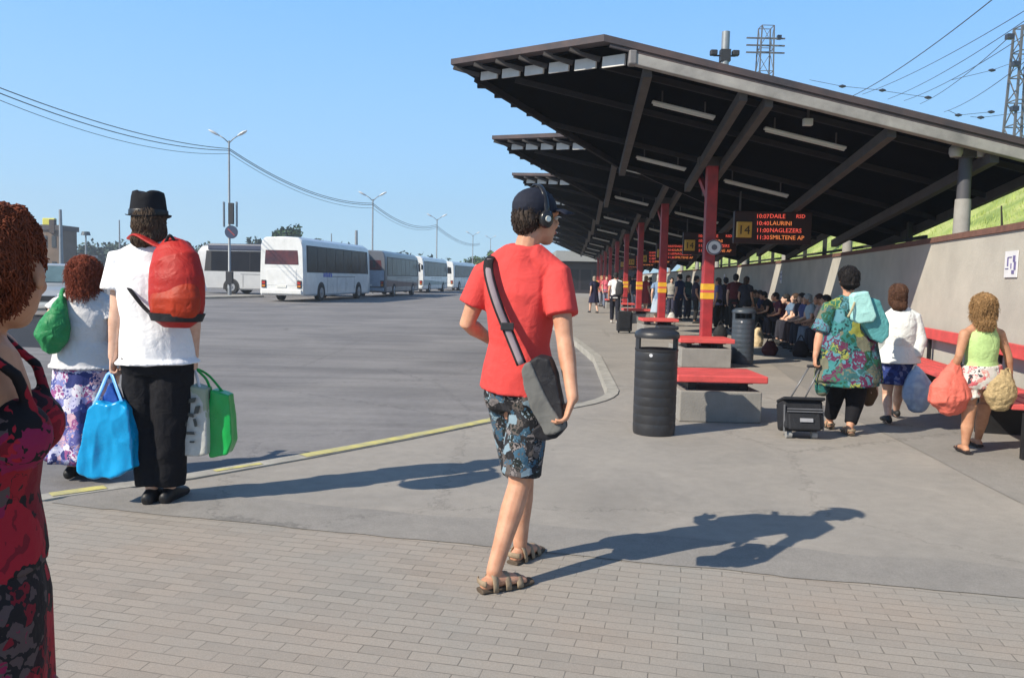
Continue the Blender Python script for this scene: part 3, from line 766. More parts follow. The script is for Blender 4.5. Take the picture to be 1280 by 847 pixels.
def coach(label, loc, rot, L=12.0, Hh=3.55, body=WHT, lower=None, roofm=None, rearglass=None, rearm=None, name='coach', stripe=None, simple=False):
    Wd = 2.55; hw = Wd / 2
    t = thing(name, loc, label, 'bus', 'coaches parked on the far side of the yard')
    c_, s_ = math.cos(rot), math.sin(rot); O = V(loc)
    def T(x, y, z): return O + V((x * c_ - y * s_, x * s_ + y * c_, z))
    def cs(y, inset, zt, zb, rise=0):
        pr = [(-hw + .06, zb), (-hw, zb + .1), (-hw, 1.5), (-hw + .05, zt - .5), (-hw + .14, zt - .18), (-hw + .34, zt - .04), (0, zt), (hw - .34, zt - .04), (hw - .14, zt - .18), (hw - .05, zt - .5), (hw, 1.5), (hw, zb + .1), (hw - .06, zb)]
        return [T(x * (1 - inset), y, z) for x, z in pr]
    secs = [cs(.0, .04, Hh - .10, .42), cs(.06, .012, Hh - .03, .36), cs(.5, 0, Hh, .33), cs(L * .5, 0, Hh, .33), cs(L - .9, 0, Hh, .33), cs(L - .35, .01, Hh - .08, .33), cs(L - .08, .05, Hh - .35, .36), cs(L, .09, Hh - .75, .42)]
    n = 13; vs = [p for s__ in secs for p in s__]; fs = []
    for i in range(len(secs) - 1):
        for j in range(n): k = (j + 1) % n; fs.append((i * n + j, i * n + k, (i + 1) * n + k, (i + 1) * n + j))
    fs.append(tuple(range(n))); fs.append(tuple((len(secs) - 1) * n + j for j in range(n)))
    MB().add(vs, fs).build('body', body, t, smooth='auto', angle=30)
    z0, z1 = Hh * .47, Hh - .52
    for sd in (-1, 1):
        nw = 7; y0, y1 = .55, L - 1.15
        # continuous dark glazing band with separate panes proud of it
        def sp(y, z, o):
            x = hw if z <= 1.5 else hw - .05 * (z - 1.5) / (Hh - 2.0)
            return T(sd * (x + o), y, z)
        MB().add([sp(y0 - .1, z0 - .05, .004), sp(y1 + .5, z0 - .05, .004), sp(y1 + .35, z1 + .05, .004), sp(y0 - .1, z1 + .05, .004)], [(0, 1, 2, 3)]).build('window_band', BLKP, t)
        for i in range(nw):
            a, b = lerp(y0, y1, i / nw) + .03, lerp(y0, y1, (i + 1) / nw) - .03
            mb = MB(); mb.prism([sp(a, z0, .006), sp(b, z0, .006), sp(b, z1, .006), sp(a, z1, .006)], (T(sd * .012, 0, 0) - T(0, 0, 0))); mb.build('window', DKG, t)
        if stripe:
            MB().add([sp(.3, .75, .006), sp(L - .9, .75, .006), sp(L - .9, 1.0, .006), sp(.3, 1.25, .006)], [(0, 1, 2, 3)]).build('livery_stripe', stripe, t)
        # luggage hatches: thin dark seams
        mb = MB()
        for y in (3.6, 5.2, 6.8, 8.4): mb.add([sp(y, .5, .007), sp(y + .03, .5, .007), sp(y + .03, 1.4, .007), sp(y, 1.4, .007)], [(0, 1, 2, 3)])
        mb.add([sp(3.4, 1.42, .007), sp(8.6, 1.42, .007), sp(8.6, 1.45, .007), sp(3.4, 1.45, .007)], [(0, 1, 2, 3)])
        mb.build('hatch_seams', BLKP, t)
        for y in (2.6, L - 2.7):
            mb = MB(); pts = [T(sd * (hw + .005), y + .62 * math.cos(q), .5 + .62 * math.sin(q)) for q in [math.pi * i / 12 for i in range(13)]] + [T(sd * (hw + .005), y - .62, .33), T(sd * (hw + .005), y + .62, .33)]
            mb.prism(pts, T(-sd * .2, 0, 0) - T(0, 0, 0)); mb.build('wheel_arch', BLKP, t)
            wheel(t, sd * (hw + .03), y, .5, sd, T)
        mb = MB(); mb.box(T(sd * (hw + .2), L + .05, 2.35), (.16, .12, .42), rot=rot); mb.bar(T(sd * (hw - .1), L - .2, 2.75), T(sd * (hw + .2), L + .05, 2.55), .05, .05); mb.build('mirror', BLKP, t, bevel=.03)
    # rear face
    rg = rearglass or DKG
    mb = MB(); mb.prism([T(-.98, -.02, z0 + .35), T(.98, -.02, z0 + .35), T(.93, .01, Hh - .38), T(-.93, .01, Hh - .38)], T(0, .08, 0) - T(0, 0, 0)); mb.build('rear_window', rg, t, bevel=.03)
    for sd in (-1, 1):
        mb = MB(); mb.box(T(sd * 1.02, -.02, .98), (.26, .06, .42), rot=rot); tl = mb.build('tail_light', BLKP, t, bevel=.02)
        mb = MB(); mb.box(T(sd * 1.02, -.055, 1.05), (.18, .02, .14), rot=rot); mb.build('lamp_glass', REDL, tl)
        mb = MB(); mb.box(T(sd * 1.02, -.055, .87), (.18, .02, .1), rot=rot); mb.build('lamp_glass', AMB, tl)
    mb = MB(); mb.box(T(0, -.01, .55), (2.3, .14, .22), rot=rot); mb.build('rear_bumper', rearm or body, t, bevel=.03)
    mb = MB(); mb.box(T(0, .02, 1.35), (1.7 if not rearm else 2.3, .07, .9 if not rearm else 1.15), rot=rot); mb.build('engine_door', rearm or body, t, bevel=.02)
    mb = MB(); mb.box(T(0, -.015, .86), (.55, .03, .13), rot=rot); mb.build('number_plate', PLATE, t)
    # front
    mb = MB(); mb.prism([T(-1.1, L + .005, 1.25), T(1.1, L + .005, 1.25), T(1.08, L - .08, Hh - .5), T(-1.08, L - .08, Hh - .5)], T(0, -.06, 0) - T(0, 0, 0)); mb.build('windscreen', DKG, t, bevel=.03)
    for sd in (-1, 1):
        mb = MB(); mb.box(T(sd * .95, L - .0, .75), (.36, .08, .2), rot=rot); mb.build('headlight', RIM, t, bevel=.03)
    if roofm:
        mb = MB(); mb.box(T(0, L * .5 - .3, Hh - .2), (2.57, L - 1.2, .5), rot=rot); mb.build('roof_fairing', roofm, t, bevel=.12)
    return t

def gz(px, py, z=ZR): return G(px, py, z)
BLUSH = M('blue grey coach roof', (.16, .2, .32), .35, 0, .1, 2, .03)
p = W(352, 341, 44.0); p.z = ZR
RGL = M('reddish reflecting glass', (.11, .028, .03), .12, 0, .5, 1.2, .04, 3, .4, dirt=(.035, .02, .03))
b1 = coach('white coach seen from behind with a red tinted rear window, left of the row', p + V((0, 0, 0)), -R(7.5), 12.0, 3.6, rearglass=RGL)
def side_logo(px, py, d): pass
# small blue logo on the right flank
def flank(tb, loc, rot, y, z, w_, h, m_, nm='logo'):
    c_, s_ = math.cos(rot), math.sin(rot); T = lambda x, yy, zz: V(loc) + V((x * c_ - yy * s_, x * s_ + yy * c_, zz))
    mb = MB()
    for i in range(5):
        yy = y + i * w_ / 5; mb.add([T(1.284, yy, z), T(1.284, yy + w_ / 7, z), T(1.284, yy + w_ / 7 + .04, z + h * (.7 + .3 * (i % 2))), T(1.284, yy + .04, z + h)], [(0, 1, 2, 3)])
    mb.build(nm, m_, tb)
flank(b1, p, -R(7.5), 2.9, 1.75 - .35, 1.5, .26, M('blue lettering', (.08, .12, .5), .5))
# small letters by the rear edge
p = W(268, 341, 56.5); p.z = ZR
coach('pale grey coach parked side-on with a dark roof and dark window band', p + V((10.2, 1.2, 0)), R(83), 12.0, 3.55, body=M('silver coach paint', (.48, .48, .48), .35, .1, .08, 2, .03, 5, .5, coat=.3), roofm=M('dark roof fairing', (.05, .06, .10), .4))
p = W(460.5, 344, 58); p.z = ZR
coach('dark glazed coach with a pale blue rear end, second in the row', p, -R(5), 12.0, 3.4, rearm=M('pale blue rear paint', (.36, .42, .5), .35, .1), body=M('dark grey coach paint', (.13, .14, .16), .35, .1, .1, 2, .03, 5, .5, coat=.3), stripe=M('dark red livery', (.10, .03, .03), .4), rearglass=RGL)
p = W(513, 345, 76); p.z = ZR
coach('white coach with a greenish window band, third in the row', p, -R(6.5), 12.0, 3.5, stripe=M('pale green livery', (.35, .42, .38), .4))
p = W(554, 346, 92); p.z = ZR
coach('distant white coach showing its bright rear, fourth in the row', p, -R(10), 12.0, 3.4)
p = W(590, 347, 112); p.z = ZR
coach('farthest small coach in the row, partly hidden by the man in red', p, -R(14), 12.0, 3.4, body=M('cream coach paint', (.5, .48, .45), .4, 0, .1, 2, .03))
p = W(622, 347, 128); p.z = ZR
coach('far coach beyond the row of coaches', p, -R(12), 12.0, 3.3)

# ---- silver people carrier at the left
def car(label, loc, rot, bodym, L=4.6, Wd=1.8, Hh=1.72):
    t = thing('parked_car', loc, label, 'car'); c_, s_ = math.cos(rot), math.sin(rot); O = V(loc)
    T = lambda x, y, z: O + V((x * c_ - y * s_, x * s_ + y * c_, z)); hw = Wd / 2
    prof = [(0, .35), (0, .62), (.12, .80), (1.05, 1.0), (1.18, 1.04)]    # front of the car at y = 0
    side = [(0.02, .42), (0, .7), (.15, .86), (1.05, 1.02), (1.25, 1.05), (3.9, 1.08), (4.45, 1.02), (4.6, .75), (4.58, .4)]
    mb = MB(); n = len(side)
    ring = lambda k, x: [T(x * k, y, z) for y, z in side]
    vs = ring(.92, -hw) + ring(1, -hw * 1.0) + ring(1, hw) + ring(.92, hw)
    mb = MB(); secs = []
    for (xf, ins, dz) in ((-1, .10, -.03), (-.94, 0, 0), (.94, 0, 0), (1, .10, -.03)):
        secs.append([T(xf * hw, y * (1 - ins * .2) + ins * .45, z + (dz if z > .6 else .05)) for y, z in side])
    vs = [q for s__ in secs for q in s__]; fs = []
    for i in range(3):
        for j in range(n): k = (j + 1) % n; fs.append((i * n + j, i * n + k, (i + 1) * n + k, (i + 1) * n + j))
    fs.append(tuple(range(n))); fs.append(tuple(3 * n + j for j in range(n)))
    mb.add(vs, fs).build('body', bodym, t, smooth='auto', bevel=.03)
    cab = [(1.15, 1.03), (2.0, Hh - .04), (2.5, Hh), (3.9, Hh - .05), (4.5, 1.05)]
    mb = MB(); secs = [[T(sx * (hw - .07 - .16 * (z - 1.03) / (Hh - 1.03)), y, z) for y, z in cab] for sx in (-1, 1)]
    vs = secs[0] + secs[1]; m_ = len(cab); fs = [tuple(range(m_)), tuple(range(m_, 2 * m_))] + [(j, (j + 1) % m_, (j + 1) % m_ + m_, j + m_) for j in range(m_)]
    mb.add(vs, fs).build('cabin', bodym, t, smooth='auto', bevel=.04)
    gl = glass('car glass', (.10, .16, .18))
    q = lambda sx, y, z, o=0: T(sx * (hw - .07 - .16 * (z - 1.03) / (Hh - 1.03) + o), y, z)
    mb = MB(); mb.prism([q(-.9, 1.22, 1.09), q(.9, 1.22, 1.09), q(.9, 1.93, Hh - .1), q(-.9, 1.93, Hh - .1)], T(0, -.03, .03) - O); mb.build('windscreen', gl, t)
    for sx in (-1, 1):
        for a, b in ((1.55, 2.6), (2.7, 3.6), (3.7, 4.15)):
            mb = MB(); mb.add([q(sx, a if a > 1.6 else 1.5, 1.12, .008), q(sx, b, 1.12, .008), q(sx, b - .05, Hh - .16, .008), q(sx, max(a, 2.05), Hh - .16, .008)], [(0, 1, 2, 3)]); mb.build('side_window', gl, t)
        for y in (.85, 3.75): wheel(t, sx * (hw + .005), y, .33, sx, T)
        mb = MB(); mb.box(T(sx * .66, .04, .68), (.38, .12, .17), rot=rot); mb.build('headlight', M('clear headlight', (.7, .7, .72), .2), t, bevel=.03)
        mb = MB(); mb.box(T(sx * (hw + .1), 1.35, 1.1), (.2, .12, .14), rot=rot); mb.build('mirror', bodym, t, bevel=.03)
    mb = MB(); mb.box(T(0, .0, .6), (.8, .05, .16), rot=rot); mb.build('grille', BLKP, t)
    mb = MB(); mb.box(T(0, -.02, .42), (.52, .03, .12), rot=rot); mb.build('number_plate', PLATE, t)
    return t
p = W(58, 336, 26); p.z = ZR
car('silver people carrier parked behind the red-haired women at the left', p + V((.1, -.5, 0)), R(14), M('silver car paint', (.42, .44, .46), .3, .3, .08, 2, .03, 5, .5, coat=.5))

# ------------------------------------------------------------------ litter bins
BINM = M('black bin plastic', (.026, .027, .032), .42, 0, .25, 4, .12, 50, .5, dirt=(.018, .018, .02))
def bin_(label, c, r=.2, h=.98, binm=BINM):
    t = thing('litter_bin', c, label, 'bin', 'black cylindrical litter bins')
    pr = [(r * .97, 0), (r, .02)]
    for i in range(9):
        z = .03 + i * .085; pr += [(r, z), (r + .0022, z + .01), (r + .0022, z + .07), (r, z + .08)]
    pr += [(r + .006, .80), (r + .006, .815)]
    MB().lathe(c, pr, 40).build('drum', binm, t, smooth='auto')
    # open mouth band between drum and lid: back wall and two side cheeks
    for a0, a1 in ((R(155), R(205)), (R(-28), R(22)), ):
        mb = MB(); k = 8; vs = []
        for i in range(k + 1):
            a = lerp(a0, a1, i / k)
            for rr in (r, r - .02):
                for z in (.81, .925): vs.append(c + V((rr * math.cos(a), rr * math.sin(a), z)))
        fs = []
        for i in range(k):
            o = 4 * i; fs += [(o, o + 4, o + 5, o + 1), (o + 2, o + 3, o + 7, o + 6), (o + 1, o + 5, o + 7, o + 3), (o, o + 2, o + 6, o + 4)]
        fs += [(0, 1, 3, 2), (4 * k, 4 * k + 2, 4 * k + 3, 4 * k + 1)]
        mb.add(vs, fs).build('cheek', binm, t, smooth='auto')
    MB().lathe(c, [(r + .01, .92), (r + .014, .945), (r + .005, .975), (r * .8, 1.0), (r * .4, 1.012), (.02, 1.015)], 40).build('lid', binm, t, smooth='auto', angle=60)
    MB().box(c + V((.1, .05, 1.015)), (.2, .16, .035)).build('ash_tray', BLKP, t, bevel=.012)
    MB().tube([c + V((-.085, -r * .91 - .002, .765)), c + V((-.085, -r * .93 - .008, .765))], .016, n=14, cap='flat').build('white_badge', PAP, t)
    return t
bin_('tall black ribbed litter bin standing on the open pavement beside the man in red', G(817, 541))
bin_('shorter dark bluish litter bin behind the red bench near the column', G(927, 454), .2, .93, M('blue black bin plastic', (.05, .065, .085), .4, 0, .25, 4, .12, 50, .5))

# ------------------------------------------------------------------ street lamps
GALV = M('galvanised lamp post', (.26, .28, .30), .5, .4, .2, 3, .08, 40)
LHD = M('pale lamp head', (.62, .64, .66), .4, .1, .1, 5, .05)
def street_lamp(label, p, h, spread=1.0, heads=2):
    t = thing('street_lamp', p, label, 'street lamp', 'double armed street lamps across the yard')
    mb = MB(); mb.tube([p, p + V((0, 0, 1.2)), p + V((0, 0, 1.25)), p + V((0, 0, h))], [.12, .12, .09, .055], n=12, cap='flat'); mb.build('pole', GALV, t, smooth='auto')
    for s in (-1, 1):
        a = p + V((0, 0, h - .15)); b = p + V((s * .62 * spread, -.1, h + .32)); c = p + V((s * 1.2 * spread, -.2, h + .62))
        mb = MB(); mb.tube([a, a.lerp(b, .5) + V((0, 0, .05)), b], .035, n=8, cap='flat'); mb.build('arm', GALV, t, smooth=True)
        mb = MB(); mb.tube([b, b.lerp(c, .3), b.lerp(c, .7), c], [.06, .15, .17, .06], [.05, .08, .08, .04], ref=V((0, 1, 0)), n=12); mb.build('lamp_head', LHD, t, smooth=True)
    return t
def lampat(px, py_base, d, py_top):
    p = W(px, py_base, d); p.z = ZR; return p, W(px, py_top, d).z - ZR
p1, h1 = lampat(287, 370, 52, 176); L1 = street_lamp('tall double street lamp with a round dark road sign and boxes on its pole', p1, h1)
p2, h2 = lampat(465, 368, 71, 249); street_lamp('double street lamp standing behind the dark coach', p2, h2)
p3, h3 = lampat(545, 364, 98, 274); street_lamp('third double street lamp above the coaches', p3, h3)
p4, h4 = lampat(590, 364, 140, 294); street_lamp('farthest faint double street lamp near the man in red', p4, h4)
p5, h5 = lampat(612, 364, 175, 298); street_lamp('tiny distant street lamp just left of the red shoulder', p5, h5)
SGN = M('dark blue sign back', (.03, .045, .09), .5, 0, .1, 4, .05)
q = W(289, 290, 51.8)
mb = MB(); mb.tube([q, q + V((0, .05, 0))], .42, n=28, cap='flat'); sg = mb.build('road_sign', SGN, L1)
mb = MB(); mb.bar(q + V((-.22, -.012, .22)), q + V((.22, -.012, -.22)), .01, .07, V((0, 0, 1))); mb.build('bar', M('sign red bar', (.3, .05, .05), .5), sg)
q = W(289, 267, 51.8); MB().box(q, (.34, .2, 1.35)).build('control_box', BLKP, L1, bevel=.02)
q = W(287, 347, 51.8); MB().box(q, (.42, .3, .8)).build('control_box', BLKP, L1, bevel=.02)
MB().box(W(280, 268, 52), (.04, .3, 1.6)).build('bracket', GALV, L1); MB().box(W(296, 268, 52), (.04, .3, 1.6)).build('bracket', GALV, L1)
# lonely masts
def mast(label, px, pyb, pyt, d, r=.09, ball=False, cat='pole'):
    p = W(px, pyb, d); p.z = ZR; q = W(px, pyt, d)
    t = thing('mast', p, label, cat)
    mb = MB(); mb.tube([p, V((p.x, p.y, q.z))], [r, r * .6], n=10, cap='flat'); mb.build('pole', GALV, t, smooth='auto')
    if ball: MB().tube([V((p.x, p.y, q.z)), V((p.x, p.y, q.z + .35))], [.45, .35], n=14, cap='flat').build('floodlight_head', M('dark floodlight', (.06, .08, .1), .5), t, smooth='auto')
    return t
mast('thin pale mast beside the brown building at the left', 77, 345, 262, 70, .2)
mast('low mast with a round floodlight above the red-haired woman in white', 108, 340, 294, 80, .12, True)
mast('short dark chimney pipe rising over the coach roofs', 445, 350, 288, 110, .3)
mast('thin aerial mast over the coaches', 414, 350, 292, 110, .12)
mast('faint mast left of the man in the hat', 150, 340, 275, 120, .15)

# ------------------------------------------------------------------ overhead wires
WIRE = M('dark cable', (.06, .065, .075), .6, .2, .1, 9, 0)
def wire(name, label, pts, sag, r=.02, group=None, n=24):
    mb = MB()
    for a, b in zip(pts, pts[1:]):
        a, b = V(a), V(b); P = []
        for i in range(n + 1):
            t = i / n; q = a.lerp(b, t); q.z -= sag * 4 * t * (1 - t); P.append(q)
        mb.tube(P, r, n=5, cap='flat')
    o = mb.build(name, WIRE, None, org=pts[0]); tag(o, label, 'wire', group); return o
top1 = W(287, 186, 52)
for i, (pyL, z) in enumerate(((112, 186), (118, 188), (126, 192))):
    a = W(-60, pyL - 26, 30); b = W(287, z, 52); c = W(466, z + 68, 71); d_ = W(545, 281 + i * 2, 98); e_ = W(600, 304 + i, 150)
    wire('overhead_cable', ['top cable sagging across the sky from the left to the street lamps', 'middle cable sagging across the sky from the left to the street lamps', 'lowest and thinnest cable sagging across the sky to the street lamps'][i], [a, b], .55 + .12 * i, .022 if i < 2 else .014, 'cables strung between the street lamps')
    wire('overhead_cable', ['upper cable between the lamp with the sign and the lamps behind', 'middle cable between the lamp with the sign and the lamps behind', 'lower cable between the lamp with the sign and the lamps behind'][i], [b, c, d_, e_], .9, .024 if i < 2 else .016, 'cables strung between the street lamps')

# ------------------------------------------------------------------ railway masts and wires over the canopy
LAT = M('galvanised lattice steel', (.12, .125, .135), .6, .2, .2, 3, .1); INS = M('dark insulator', (.03, .035, .05), .4)
def lattice(label, base, h, w0_, w1_, arms):
    t = thing('lattice_mast', base, label, 'mast', 'lattice masts of the railway')
    mb = MB(); c4 = [(-1, -1), (1, -1), (1, 1), (-1, 1)]; n = max(6, int(h / (w0_ * 1.1)))
    def cn(k, z): w_ = lerp(w0_, w1_, z / h) / 2; return base + V((c4[k][0] * w_, c4[k][1] * w_, z))
    for k in range(4): mb.bar(cn(k, 0), cn(k, h), .09, .09, V((0, 1, 0)))
    mb.build('legs', LAT, t)
    mb = MB()
    for i in range(n):
        za, zb = h * i / n, h * (i + 1) / n
        for k in range(4):
            a, b = (cn(k, za), cn((k + 1) % 4, zb)) if i % 2 else (cn((k + 1) % 4, za), cn(k, zb))
            mb.bar(a, b, .045, .045, V((.3, 1, .2))); mb.bar(cn(k, zb), cn((k + 1) % 4, zb), .045, .045, V((0, 0, 1)))
    mb.build('bracing', LAT, t)
    for z, hl in arms:
        mb = MB(); mb.bar(base + V((-hl, 0, z)), base + V((hl, 0, z)), .12, .1); ar = mb.build('crossarm', LAT, t)
    return t
b = W(955, 100, 62); b.z = 5.7; zt = W(955, 34, 62).z
lt = lattice('small lattice mast with three crossarms behind the canopy roof', b, zt - 5.7, 1.5, .9, [(W(955, y, 62).z - 5.7, 1.45) for y in (48, 57, 66)])
MB().box(W(974, 47, 62), (.3, .3, .3)).build('insulator', INS, lt)
b = W(1272, 170, 38); b.z = 5.7; zt = W(1272, 34, 38).z
lt2 = lattice('tall lattice mast cut by the right edge of the photo', b, zt - 5.7, 1.0, .62, [])
for px, py in ((1262, 46), (1270, 80), (1268, 136)): MB().box(W(px, py, 37.6), (.3, .25, .22)).build('insulator', INS, lt2)
p = W(905, 100, 30); p.z = 5.6; q = W(905, 40, 30)
t = thing('signal_mast', p, 'short grey mast top with dark fittings just behind the canopy roof', 'mast')
MB().tube([p, V((p.x, p.y, q.z))], .15, n=14, cap='flat').build('pole', GALV, t, smooth='auto')
zc = W(905, 70, 30).z
MB().box(V((p.x, p.y, zc)), (.36, .3, .42)).build('clamp', BLKP, t)
for dx in (-.42, .38): MB().box(V((p.x + dx, p.y, zc + .1)), (.26, .22, .2)).build('floodlight', BLKP, t, bevel=.04); 
MB().bar(V((p.x - .42, p.y, zc)), V((p.x + .38, p.y, zc)), .05, .05).build('crossarm', BLKP, t)
for i, (xa, ya, xb, yb) in enumerate(((1245, -4, 1066, 120), (1290, 8, 1078, 118), (1290, 20, 1110, 124), (1290, 38, 1130, 126), (1262, 46, 1150, 130), (1290, 70, 1180, 140))):
    wire('railway_wire', ['leftmost and thickest', 'second', 'third', 'fourth', 'fifth', 'rightmost'][i] + ' overhead railway wire counted from the left above the canopy', [W(xa, ya, 34), W(xb, yb, 60)], .3, .018 if i else .026, 'railway wires above the canopy')
# thin horizontal stay wires, strung with dark insulators
for k, pts in enumerate(([(1012, 100), (1053, 108)], [(1053, 108), (1103, 113)], [(1100, 113), (1160, 122)], [(1185, 138), (1198, 144), (1239, 140)], [(1213, 146), (1226, 147), (1300, 138)], [(1190, 100), (1240, 88), (1290, 70)])):
    P = [W(x, y, 42) for x, y in pts]; t = thing('stay_wire', P[0], ['first', 'second', 'third', 'fourth', 'fifth', 'highest'][k] + ' thin stay wire with dark insulators counted along the canopy edge', 'wire', 'stay wires with insulators')
    mb = MB()
    for a, b in zip(P, P[1:]): mb.tube([a, b], .013, n=5, cap='flat')
    mb.build('cable', WIRE, t)
    for q in P[1:]:
        mb = MB(); mb.tube([q - V((.14, 0, 0)), q, q + V((.14, 0, 0))], [.05, .09, .05], n=10); mb.build('insulator', INS, t, smooth=True)

# ------------------------------------------------------------------ trees and buildings in the distance
BARK = M('tree bark', (.07, .055, .04), .9, 0, .3, 3, .4)
def leafmat(name, c): return M(name, c, .8, 0, .45, .8, 0, 60, .2)
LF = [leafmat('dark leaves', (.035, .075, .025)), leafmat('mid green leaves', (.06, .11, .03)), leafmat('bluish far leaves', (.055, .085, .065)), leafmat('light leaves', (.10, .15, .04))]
def tree(label, base, h, rw, seed, lm, n=900, ls=.35, group='trees beyond the yard'):
    random.seed(seed); t = thing('leafy_tree', base, label, 'tree', group)
    mb = MB(); mb.tube([base, base + V((.05, 0, h * .3)), base + V((0, .1, h * .75))], [.04 * h * .6, .03 * h * .6, .01 * h], n=8, cap='flat')
    cl = []
    for i in range(9):
        a = random.random() * 6.28; z = h * random.uniform(.35, .9); rr = rw * random.uniform(.3, .75)
        c = base + V((math.cos(a) * rr * .7, math.sin(a) * rr * .7, z)); cl.append((c, rw * random.uniform(.3, .55)))
        mb.tube([base + V((0, 0, h * .3 + (z - h * .3) * .3)), c], [.02 * h * .5, .006 * h], n=5, cap='flat')
    mb.build('trunk', BARK, t, smooth=True)
    mb = MB()
    for i in range(n):
        c, r_ = random.choice(cl); v = V((random.gauss(0, 1), random.gauss(0, 1), random.gauss(0, .8))); v = v.normalized() * r_ * random.random() ** .4
        q = c + v; a = V((random.gauss(0, 1), random.gauss(0, 1), random.gauss(0, 1))).normalized() * ls * random.uniform(.5, 1.1); b = a.orthogonal().normalized() * a.length * .6
        mb.add([q - a, q - b, q + a, q + b], [(0, 1, 2, 3)], random.randrange(2))
    mb.build('crown', [LF[lm], LF[(lm + 1) % 4]], t)
    return t
def tr(px, pyt, d, rw, seed, lm, label, n=900, ls=.35):
    p = W(px, 350, d); p.z = ZR; tree(label, p, W(px, pyt, d).z - ZR, rw, seed, lm, n, ls)
tr(358, 281, 120, 2.9, 11, 0, 'round green tree rising behind the white coach', 1500, .4)
tr(612, 318, 150, 4.5, 12, 3, 'yellowish green tree over the farthest coaches', 900, .45)
tr(590, 322, 170, 3.5, 13, 1, 'small green tree left of the yellowish one', 700, .4)
tr(600, 324, 160, 4, 23, 0, 'low dark tree beside the yellowish one', 700, .4)
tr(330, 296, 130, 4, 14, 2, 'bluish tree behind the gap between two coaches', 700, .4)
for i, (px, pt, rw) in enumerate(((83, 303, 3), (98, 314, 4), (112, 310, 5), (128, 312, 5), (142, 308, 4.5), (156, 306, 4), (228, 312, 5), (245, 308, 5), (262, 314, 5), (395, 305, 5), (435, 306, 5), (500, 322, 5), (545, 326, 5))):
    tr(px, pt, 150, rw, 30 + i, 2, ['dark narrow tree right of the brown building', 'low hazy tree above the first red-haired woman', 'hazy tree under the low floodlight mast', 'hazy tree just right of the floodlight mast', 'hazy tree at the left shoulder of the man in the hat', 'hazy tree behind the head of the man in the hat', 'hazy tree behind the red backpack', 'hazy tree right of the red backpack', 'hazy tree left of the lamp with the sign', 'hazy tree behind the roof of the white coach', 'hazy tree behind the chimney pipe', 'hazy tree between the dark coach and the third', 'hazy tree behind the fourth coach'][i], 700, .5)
def building(label, px0, px1, pyt, d, dep, mat, roof=None, nwin=4, floors=2, rh=.4, name='building'):
    a = W(px0, 345, d); b = W(px1, 345, d); h = W((px0 + px1) / 2, pyt, d).z - ZR; w_ = b.x - a.x
    c = V(((a.x + b.x) / 2, d + dep / 2, ZR)); t = thing(name, c, label, 'building')
    MB().box(c + V((0, 0, h / 2)), (w_, dep, h)).build('wall', mat, t)
    MB().box(c + V((0, 0, h + rh / 2)), (w_ + .4, dep + .4, rh)).build('roof', roof or mat, t)
    fh = h / floors
    for f in range(floors):
        for i in range(nwin): MB().box(V((a.x + w_ * (i + .5) / nwin, d - .02, ZR + fh * (f + .55))), (w_ / nwin * .45, .1, fh * .45)).build('window', glass('far window glass', (.05, .055, .06)), t)
    return t
BRN = M('brown brick far wall', (.17, .12, .085), .9, 0, .3, .6, .2, 4)
tb = building('brown brick building with a yellow roof sign at the far left', 18, 74, 287, 95, 4, BRN, M('dark roof felt', (.07, .06, .06), .8), 5, 2, .6)
q = W(62, 279, 96); MB().box(q, (1.5, .5, 1.2)).build('roof_sign', M('yellow roof sign', (.62, .58, .08), .6), tb, bevel=.1)
MB().box(W(66, 283, 95), (.6, .5, 1.6)).build('chimney', M('dark chimney', (.06, .045, .04), .8), tb)
building('low pale building behind the trees at the left', -60, 60, 318, 120, 14, M('pale render', (.4, .38, .34), .85, 0, .15, .6), None, 8, 1)
building('long low grey building far behind the coaches', 180, 330, 322, 150, 15, M('grey render', (.22, .24, .27), .85, 0, .15, .6), None, 14, 1)
building('low far warehouse behind the fourth coach', 470, 640, 334, 190, 18, M('blue grey render', (.22, .25, .28), .85, 0, .15, .6), None, 12, 1)
# ================================================================== PEOPLE
SKL = skin('fair skin', (.52, .285, .185)); SKT = skin('tanned skin', (.46, .25, .155)); SKP = skin('pale skin', (.62, .41, .31))
EYEW = M('eye white', (.6, .58, .55), .3, 0, .05, 4, 0); EYED = M('eye iris', (.05, .035, .025), .2, 0, .05, 4, 0); LIP = M('lips', (.42, .15, .13), .45, 0, .1, 9, .05)

def head_mb(mb, C, f, k=1.0, up=V((0, 0, 1))):
    f = f.normalized(); lat = f.cross(up).normalized(); up = lat.cross(f)
    E = lambda o, a, b, c: mb.ell(C + (lat * o[0] + f * o[1] + up * o[2]) * k, lat * (a * k), f * (b * k), up * (c * k))
    E((0, -.012, .035), .076, .097, .084); E((0, .03, -.03), .061, .064, .082); E((0, .055, -.092), .034, .034, .026); E((0, .078, .03), .055, .022, .02)
    E((0, .045, -.065), .05, .045, .04)
    for s in (-1, 1):
        E((s * .077, -.008, -.008), .010, .017, .031); E((s * .034, .07, -.025), .024, .022, .022)
    mb.tube([C + (f * .088 + up * .02) * k, C + (f * .108 - up * .012) * k, C + (f * .104 - up * .022) * k], [.009 * k, .014 * k, .013 * k])
    E((0, .088, -.052), .024, .012, .007); E((0, .086, -.064), .021, .012, .008)
    return lat, up
